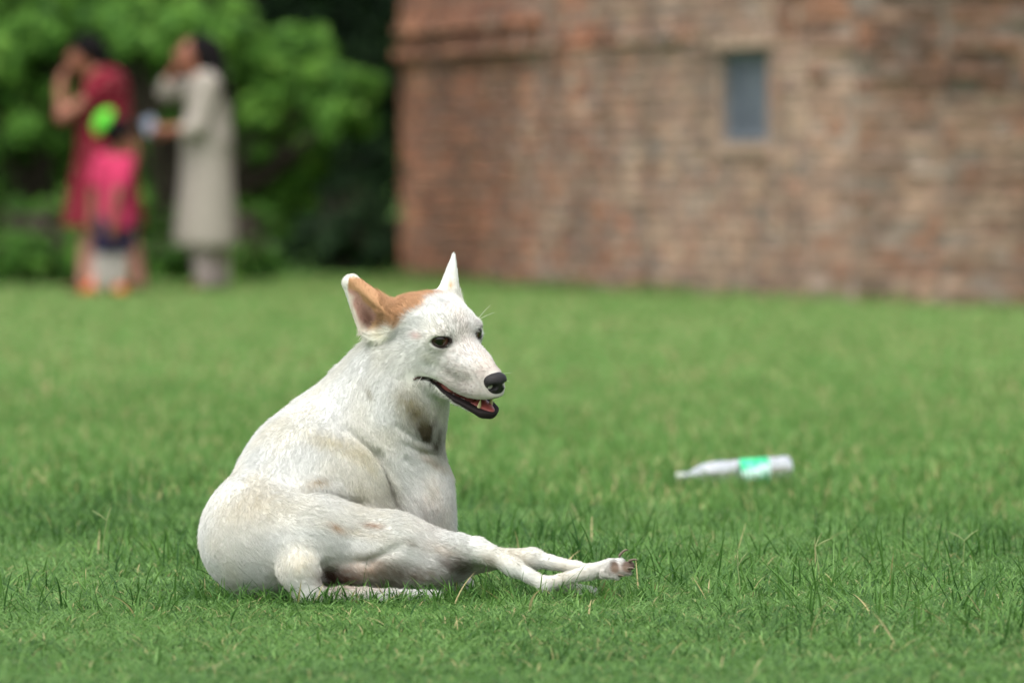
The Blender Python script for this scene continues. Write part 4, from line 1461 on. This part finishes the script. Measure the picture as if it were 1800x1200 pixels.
# ------------------------------------------------------------------ plastic bottle lying in the grass
m_pet = Mat('clear_plastic', 0.16, 0.5).color((0.78, 0.80, 0.79, 1))
m_pet.b.inputs['Transmission Weight'].default_value = 0.9
m_pet.b.inputs['IOR'].default_value = 1.3
m_label = Mat('green_label', 0.4, 0.4)
lv = m_label.coord('Object')
m_label.color(m_label.ramp(m_label.noise(lv, 14, 2), [(0.44, srgb(34, 190, 120)), (0.56, srgb(60, 205, 150)), (0.62, srgb(200, 236, 226))]))
m_cap = Mat('white_cap', 0.4, 0.4).color(srgb(222, 224, 224))
bo = empty('plastic_bottle', (0, 0, 0))
tag(bo, 'empty clear plastic bottle with a green label lying in the grass', 'bottle')


def lathe(name, prof, mat, parent, n=24):
    vv, ff = [], []
    for (x, r) in prof:
        for j in range(n):
            an = 2 * math.pi * j / n
            vv.append((x, r * math.cos(an), r * math.sin(an)))
    for i in range(len(prof) - 1):
        for j in range(n):
            ff.append((i * n + j, i * n + (j + 1) % n, (i + 1) * n + (j + 1) % n, (i + 1) * n + j))
    return mesh_obj(name, vv, ff, mat, parent, True)


prof = [(0.140, 0.0), (0.139, 0.022), (0.136, 0.033), (0.128, 0.0365), (0.112, 0.0362), (0.106, 0.0345), (0.100, 0.0362), (0.086, 0.0358)]
for k in range(6):
    prof += [(0.080 - k * 0.016, 0.0355), (0.072 - k * 0.016, 0.0345)]
prof += [(-0.030, 0.0362), (-0.055, 0.0355), (-0.080, 0.031), (-0.100, 0.021), (-0.112, 0.0140), (-0.116, 0.0165), (-0.119, 0.0140), (-0.126, 0.0130), (-0.138, 0.0130)]
lathe('bottle_body', prof, m_pet.m, bo)
lathe('bottle_label', [(0.083, 0.0362), (0.083, 0.0368), (0.012, 0.0368), (0.012, 0.0362)], m_label.m, bo)
lathe('bottle_cap', [(-0.123, 0.0130), (-0.123, 0.0152), (-0.138, 0.0154), (-0.141, 0.0140), (-0.1415, 0.0)], m_cap.m, bo)
bp = at(1291, 842, 5.84)
bo.location = (bp.x, 5.84, float(terrain(bp.x, 5.84)) + 0.026)
bo.rotation_euler = (0.4, math.radians(-4), math.radians(8))

# ------------------------------------------------------------------ grass: blades by the hundred thousand, one mass
m_grass = Mat('grass_blade', 0.5, 0.22)
gcol = m_grass.ramp(m_grass.attr('tone', 'Fac'), [(0.0, (0.020, 0.072, 0.013)), (0.35, (0.071, 0.170, 0.034)), (0.72, (0.138, 0.270, 0.062)), (0.90, (0.21, 0.37, 0.12)), (0.95, (0.42, 0.36, 0.17)), (1.0, (0.48, 0.40, 0.22))])
m_grass.color(gcol)
tr = m_grass.node('ShaderNodeBsdfTranslucent')
m_grass.l.new(gcol, tr.inputs['Color'])
mx = m_grass.node('ShaderNodeMixShader')
mx.inputs[0].default_value = 0.35
m_grass.l.new(m_grass.b.outputs[0], mx.inputs[1]); m_grass.l.new(tr.outputs[0], mx.inputs[2])
m_grass.l.new(mx.outputs[0], m_grass.out.inputs['Surface'])
grng = np.random.default_rng(5)


def scatter(y0, y1, density, margin=0.9):
    """uniform points over the part of the lawn the lens could see, and a step to either side"""
    wmax = 0.0575 * (y1 + DIST) + margin
    n = int(density * (y1 - y0) * 2 * wmax)
    x = grng.uniform(-wmax, wmax, n); y = grng.uniform(y0, y1, n)
    k = np.abs(x) < 0.0575 * (y + DIST) + margin
    return x[k], y[k]


def blades(name, x, y, h, w, bend, seg, tone, parent=None, az=None, lean=0.0):
    n = len(x)
    if az is None: az = grng.uniform(0, 2 * math.pi, n)
    fa = az + math.pi / 2 + grng.normal(0, 0.5, n)
    z = terrain(x, y) - 0.004
    ca, sa = np.cos(az), np.sin(az)
    V_, = [np.empty((n, 2 * seg + 1, 3), np.float32)]
    for s in range(seg + 1):
        t = s / seg
        run = h * (bend * t * t + lean * t)
        rise = h * t * (1 - 0.40 * np.minimum(bend, 1.9) * t) / np.sqrt(1 + 0.5 * lean ** 2 + 0 * h)
        c = np.stack([x + ca * run, y + sa * run, z + rise], 1)
        if s == seg: V_[:, 2 * seg] = c
        else:
            ww = w * (1 - 0.75 * t ** 1.6) * 0.5
            o = np.stack([np.cos(fa) * ww, np.sin(fa) * ww, 0 * ww], 1)
            V_[:, 2 * s] = c - o; V_[:, 2 * s + 1] = c + o
    k = np.arange(n)[:, None] * (2 * seg + 1)
    F = []
    for s in range(seg - 1):
        F += [k + np.array((2 * s, 2 * s + 1, 2 * s + 3)), k + np.array((2 * s, 2 * s + 3, 2 * s + 2))]
    F.append(k + np.array((2 * seg - 2, 2 * seg - 1, 2 * seg)))
    o = np_mesh(name, V_.reshape(-1, 3), np.concatenate(F), m_grass.m, parent, smooth=True)
    set_attr(o.data, 'tone', np.repeat(np.clip(tone, 0, 1), 2 * seg + 1))
    return o


def gtone(x, y, n, base=0.42, sd=0.20, dry=0.05, patch=1.0):
    p = np.stack([x, y * 0.5, 0 * x], 1)
    t = base + patch * (0.30 * (vnoise(p, 2.2, 3) - 0.5) + 0.25 * (vnoise(p, 9, 4) - 0.5)) + grng.normal(0, sd, n)
    t = np.clip(t, 0, 0.88)
    return np.where(grng.random(n) < dry * (0.4 + 1.6 * vnoise(p, 5, 8)), grng.uniform(0.93, 1.0, n), t)


def clear_of_dog(x, y, z=0.03, gap=0.004):
    near = (np.abs(x + 0.15) < 0.75) & (np.abs(y - 0.2) < 0.55)
    keep = np.ones(len(x), bool)
    idx = np.flatnonzero(near)
    for zz in (0.012, z):
        keep[idx] &= field(np.stack([x[idx], y[idx], np.full(len(idx), zz)], 1)) > gap
    return keep


lawn = empty('lawn_grass', (0, 0, 0))
tag(lawn, 'green lawn grass with long and short blades around the dog', 'grass', kind='stuff')
# fine short turf near the dog: a tangled mat of bent blades
x, y = scatter(-3.4, 4.6, 8500)
k = clear_of_dog(x, y, 0.020); x, y = x[k], y[k]; n = len(x)
p = np.stack([x, y, 0 * x], 1)
h = grng.uniform(0.012, 0.034, n) * (0.5 + 1.0 * vnoise(p, 7, 2))
blades('short_blades', x, y, h, grng.uniform(0.0014, 0.0030, n), grng.uniform(0.5, 2.6, n), 3, gtone(x, y, n, 0.50, 0.30, 0.03), lawn, None, grng.uniform(0, 1.0, n))
# taller blades, in tufts, mostly beside and behind the dog
x, y = scatter(-3.0, 6.5, 1300)
p = np.stack([x, y, 0 * x], 1)
dens = np.clip(vnoise(p, 3.2, 7) * 2.4 - 0.85, 0.03, 1) * np.interp(y, (-3.0, -1.2, -0.5, 0.6, 5, 6.5), (0.06, 0.14, 0.6, 0.8, 0.8, 0.6))
dens = np.maximum(dens, 0.55 * np.exp(-(((x - 0.85) / 0.35) ** 2 + ((y + 0.9) / 0.7) ** 2)))
dens *= np.where((np.abs(x + 0.1) < 0.45) & (y < -0.30) & (y > -1.6), 0.25, 1)
k = grng.random(len(x)) < dens
x, y = x[k], y[k]
k = clear_of_dog(x, y, 0.06, 0.010); x, y = x[k], y[k]; n = len(x)
h = grng.uniform(0.028, 0.080, n) * np.where(grng.random(n) < 0.15, 1.4, 1.0)
h *= np.where((np.abs(x + 0.05) < 0.42) & (y < 0.1), 0.62, 1)
blades('long_blades', x, y, h, grng.uniform(0.0024, 0.0050, n), np.abs(grng.normal(0.3, 0.5, n)), 5, gtone(x, y, n, 0.32, 0.2, 0.015), lawn, None, np.abs(grng.normal(0.0, 0.6, n)))
# single tall blades that cross the dog's outline in the photograph
hand = [(637, 1054, 0.092, -0.17, 0.12), (852, 1018, 0.070, -0.10, 0.05), (868, 1040, 0.055, -0.12, -0.3), (905, 1040, 0.075, -0.13, -0.25), (915, 1050, 0.062, -0.12, 0.1), (400, 1040, 0.060, -0.16, 0.9),
        (455, 1030, 0.050, -0.16, 0.3), (560, 1052, 0.045, -0.15, 0.6), (690, 1050, 0.050, -0.14, -0.3), (1005, 1045, 0.085, -0.12, 0.35), (1040, 1050, 0.060, -0.12, 0.2), (985, 1040, 0.070, -0.10, 0.5),
        (780, 1044, 0.040, -0.13, 0.4), (1075, 1040, 0.065, -0.12, -0.1), (620, 1056, 0.040, -0.16, -0.5), (940, 1048, 0.05, -0.12, 0.6)]
hx = np.array([at(a, 1050, d).x for a, b, c, d, e in hand]); hy = np.array([d for a, b, c, d, e in hand])
blades('tall_blades', hx, hy, np.array([c for a, b, c, d, e in hand]), np.full(len(hand), 0.0048), np.abs([e for *_, e in hand]), 6, grng.uniform(0.12, 0.35, len(hand)), lawn,
       np.where(np.array([e for *_, e in hand]) > 0, 0.0, math.pi))
# middle distance
x, y = scatter(4.6, 18, 2300, 1.4)
k = grng.random(len(x)) < np.interp(y, (11, 18), (1, 0.05)); x, y = x[k], y[k]; n = len(x)
blades('mid_blades', x, y, grng.uniform(0.018, 0.050, n), grng.uniform(0.003, 0.006, n), grng.uniform(0.2, 1.3, n), 2, gtone(x, y, n, 0.60, 0.18, 0.08, 0.4), lawn)
# far lawn
x, y = scatter(10, 48, 720, 2.4)
k = grng.random(len(x)) < np.interp(y, (10, 17), (0.05, 1)); x, y = x[k], y[k]; n = len(x)
blades('far_blades', x, y, grng.uniform(0.022, 0.045, n), grng.uniform(0.007, 0.015, n), grng.uniform(0.3, 1.2, n), 1, gtone(x, y, n, 0.70, 0.14, 0.14, 0.25), lawn)

# seed heads: thin stalks ending in three or four spikes
sv, sf = [], []
for (px, py, d, hh) in ((1440, 1010, 0.35, 0.075), (1302, 1030, 0.0, 0.055), (180, 960, 1.2, 0.09), (1690, 980, 1.0, 0.06)):
    b = at(px, py, d); b.z = 0
    b = np.array(b)
    topp = b + np.array((grng.uniform(-0.012, 0.012), 0, hh))
    segs = [([b, (b + topp) / 2 + grng.normal(0, 0.002, 3), topp], [0.0009, 0.0007, 0.0006])]
    for _ in range(2):
        a = grng.uniform(-0.9, 1.3)
        segs.append(([topp, topp + np.array((math.sin(a), grng.uniform(-.4, .4), abs(math.cos(a)) * 0.8)) * 0.018, topp + np.array((math.sin(a) * 1.1, 0, math.cos(a) * 0.75)) * 0.036], [0.0006, 0.0012, 0.0005]))
    for pth, rr in segs:
        v, f = limb(pth, rr, 4)
        k = len(sv); sv.extend(v); sf.extend([tuple(q + k for q in ff) for ff in f])
m_seed = Mat('seed_head', 0.8, 0.2).color((0.24, 0.29, 0.13, 1))
mesh_obj('seed_heads', sv, sf, m_seed.m, lawn)
# grass standing up around the bottle and pressed against the dog's underside
x = bp.x + grng.uniform(-0.17, 0.16, 420); y = 5.84 - 0.045 - np.abs(grng.normal(0, 0.06, 420))
blades('long_blades', x, y, grng.uniform(0.022, 0.052, 420), grng.uniform(0.003, 0.005, 420), np.abs(grng.normal(0.4, 0.4, 420)), 3, gtone(x, y, 420, 0.5, 0.2, 0.03), lawn, None, np.abs(grng.normal(0, 0.4, 420)))
x, y = grng.uniform(-0.60, 0.50, 4600), grng.uniform(-0.26, 0.08, 4600)
near_d = field(np.stack([x, y, np.full(len(x), 0.03)], 1))
k = (near_d > 0.006) & (near_d < 0.05)
x, y = x[k], y[k]; n = len(x)
blades('long_blades', x, y, grng.uniform(0.018, 0.050, n) * np.where(grng.random(n) < 0.08, 1.5, 1.0), grng.uniform(0.0022, 0.0042, n), np.abs(grng.normal(0.5, 0.4, n)), 4, gtone(x, y, n, 0.36, 0.2, 0.04), lawn, None, np.abs(grng.normal(0, 0.6, n)))
# rough grass left unmown along the foot of the building
xx, yy = [], []
for i in range(1, len(WP) - 1):
    a, t, nrm, L = face_frame(i)
    m = int(L * 260)
    s = grng.uniform(0, L, m); o = np.abs(grng.normal(0.03, 0.10, m)) + 0.03
    xx.append(a[0] + t[0] * s + nrm[0] * o); yy.append(a[1] + t[1] * s + nrm[1] * o)
x, y = np.concatenate(xx), np.concatenate(yy); n = len(x)
hh = grng.uniform(0.03, 0.09, n) * (0.5 + 1.3 * vnoise(np.stack([x, y, 0 * x], 1), 2.0, 9))
blades('rough_blades', x, y, hh, grng.uniform(0.006, 0.012, n), np.abs(grng.normal(0.4, 0.4, n)), 2, gtone(x, y, n, 0.5, 0.2, 0.12), lawn)
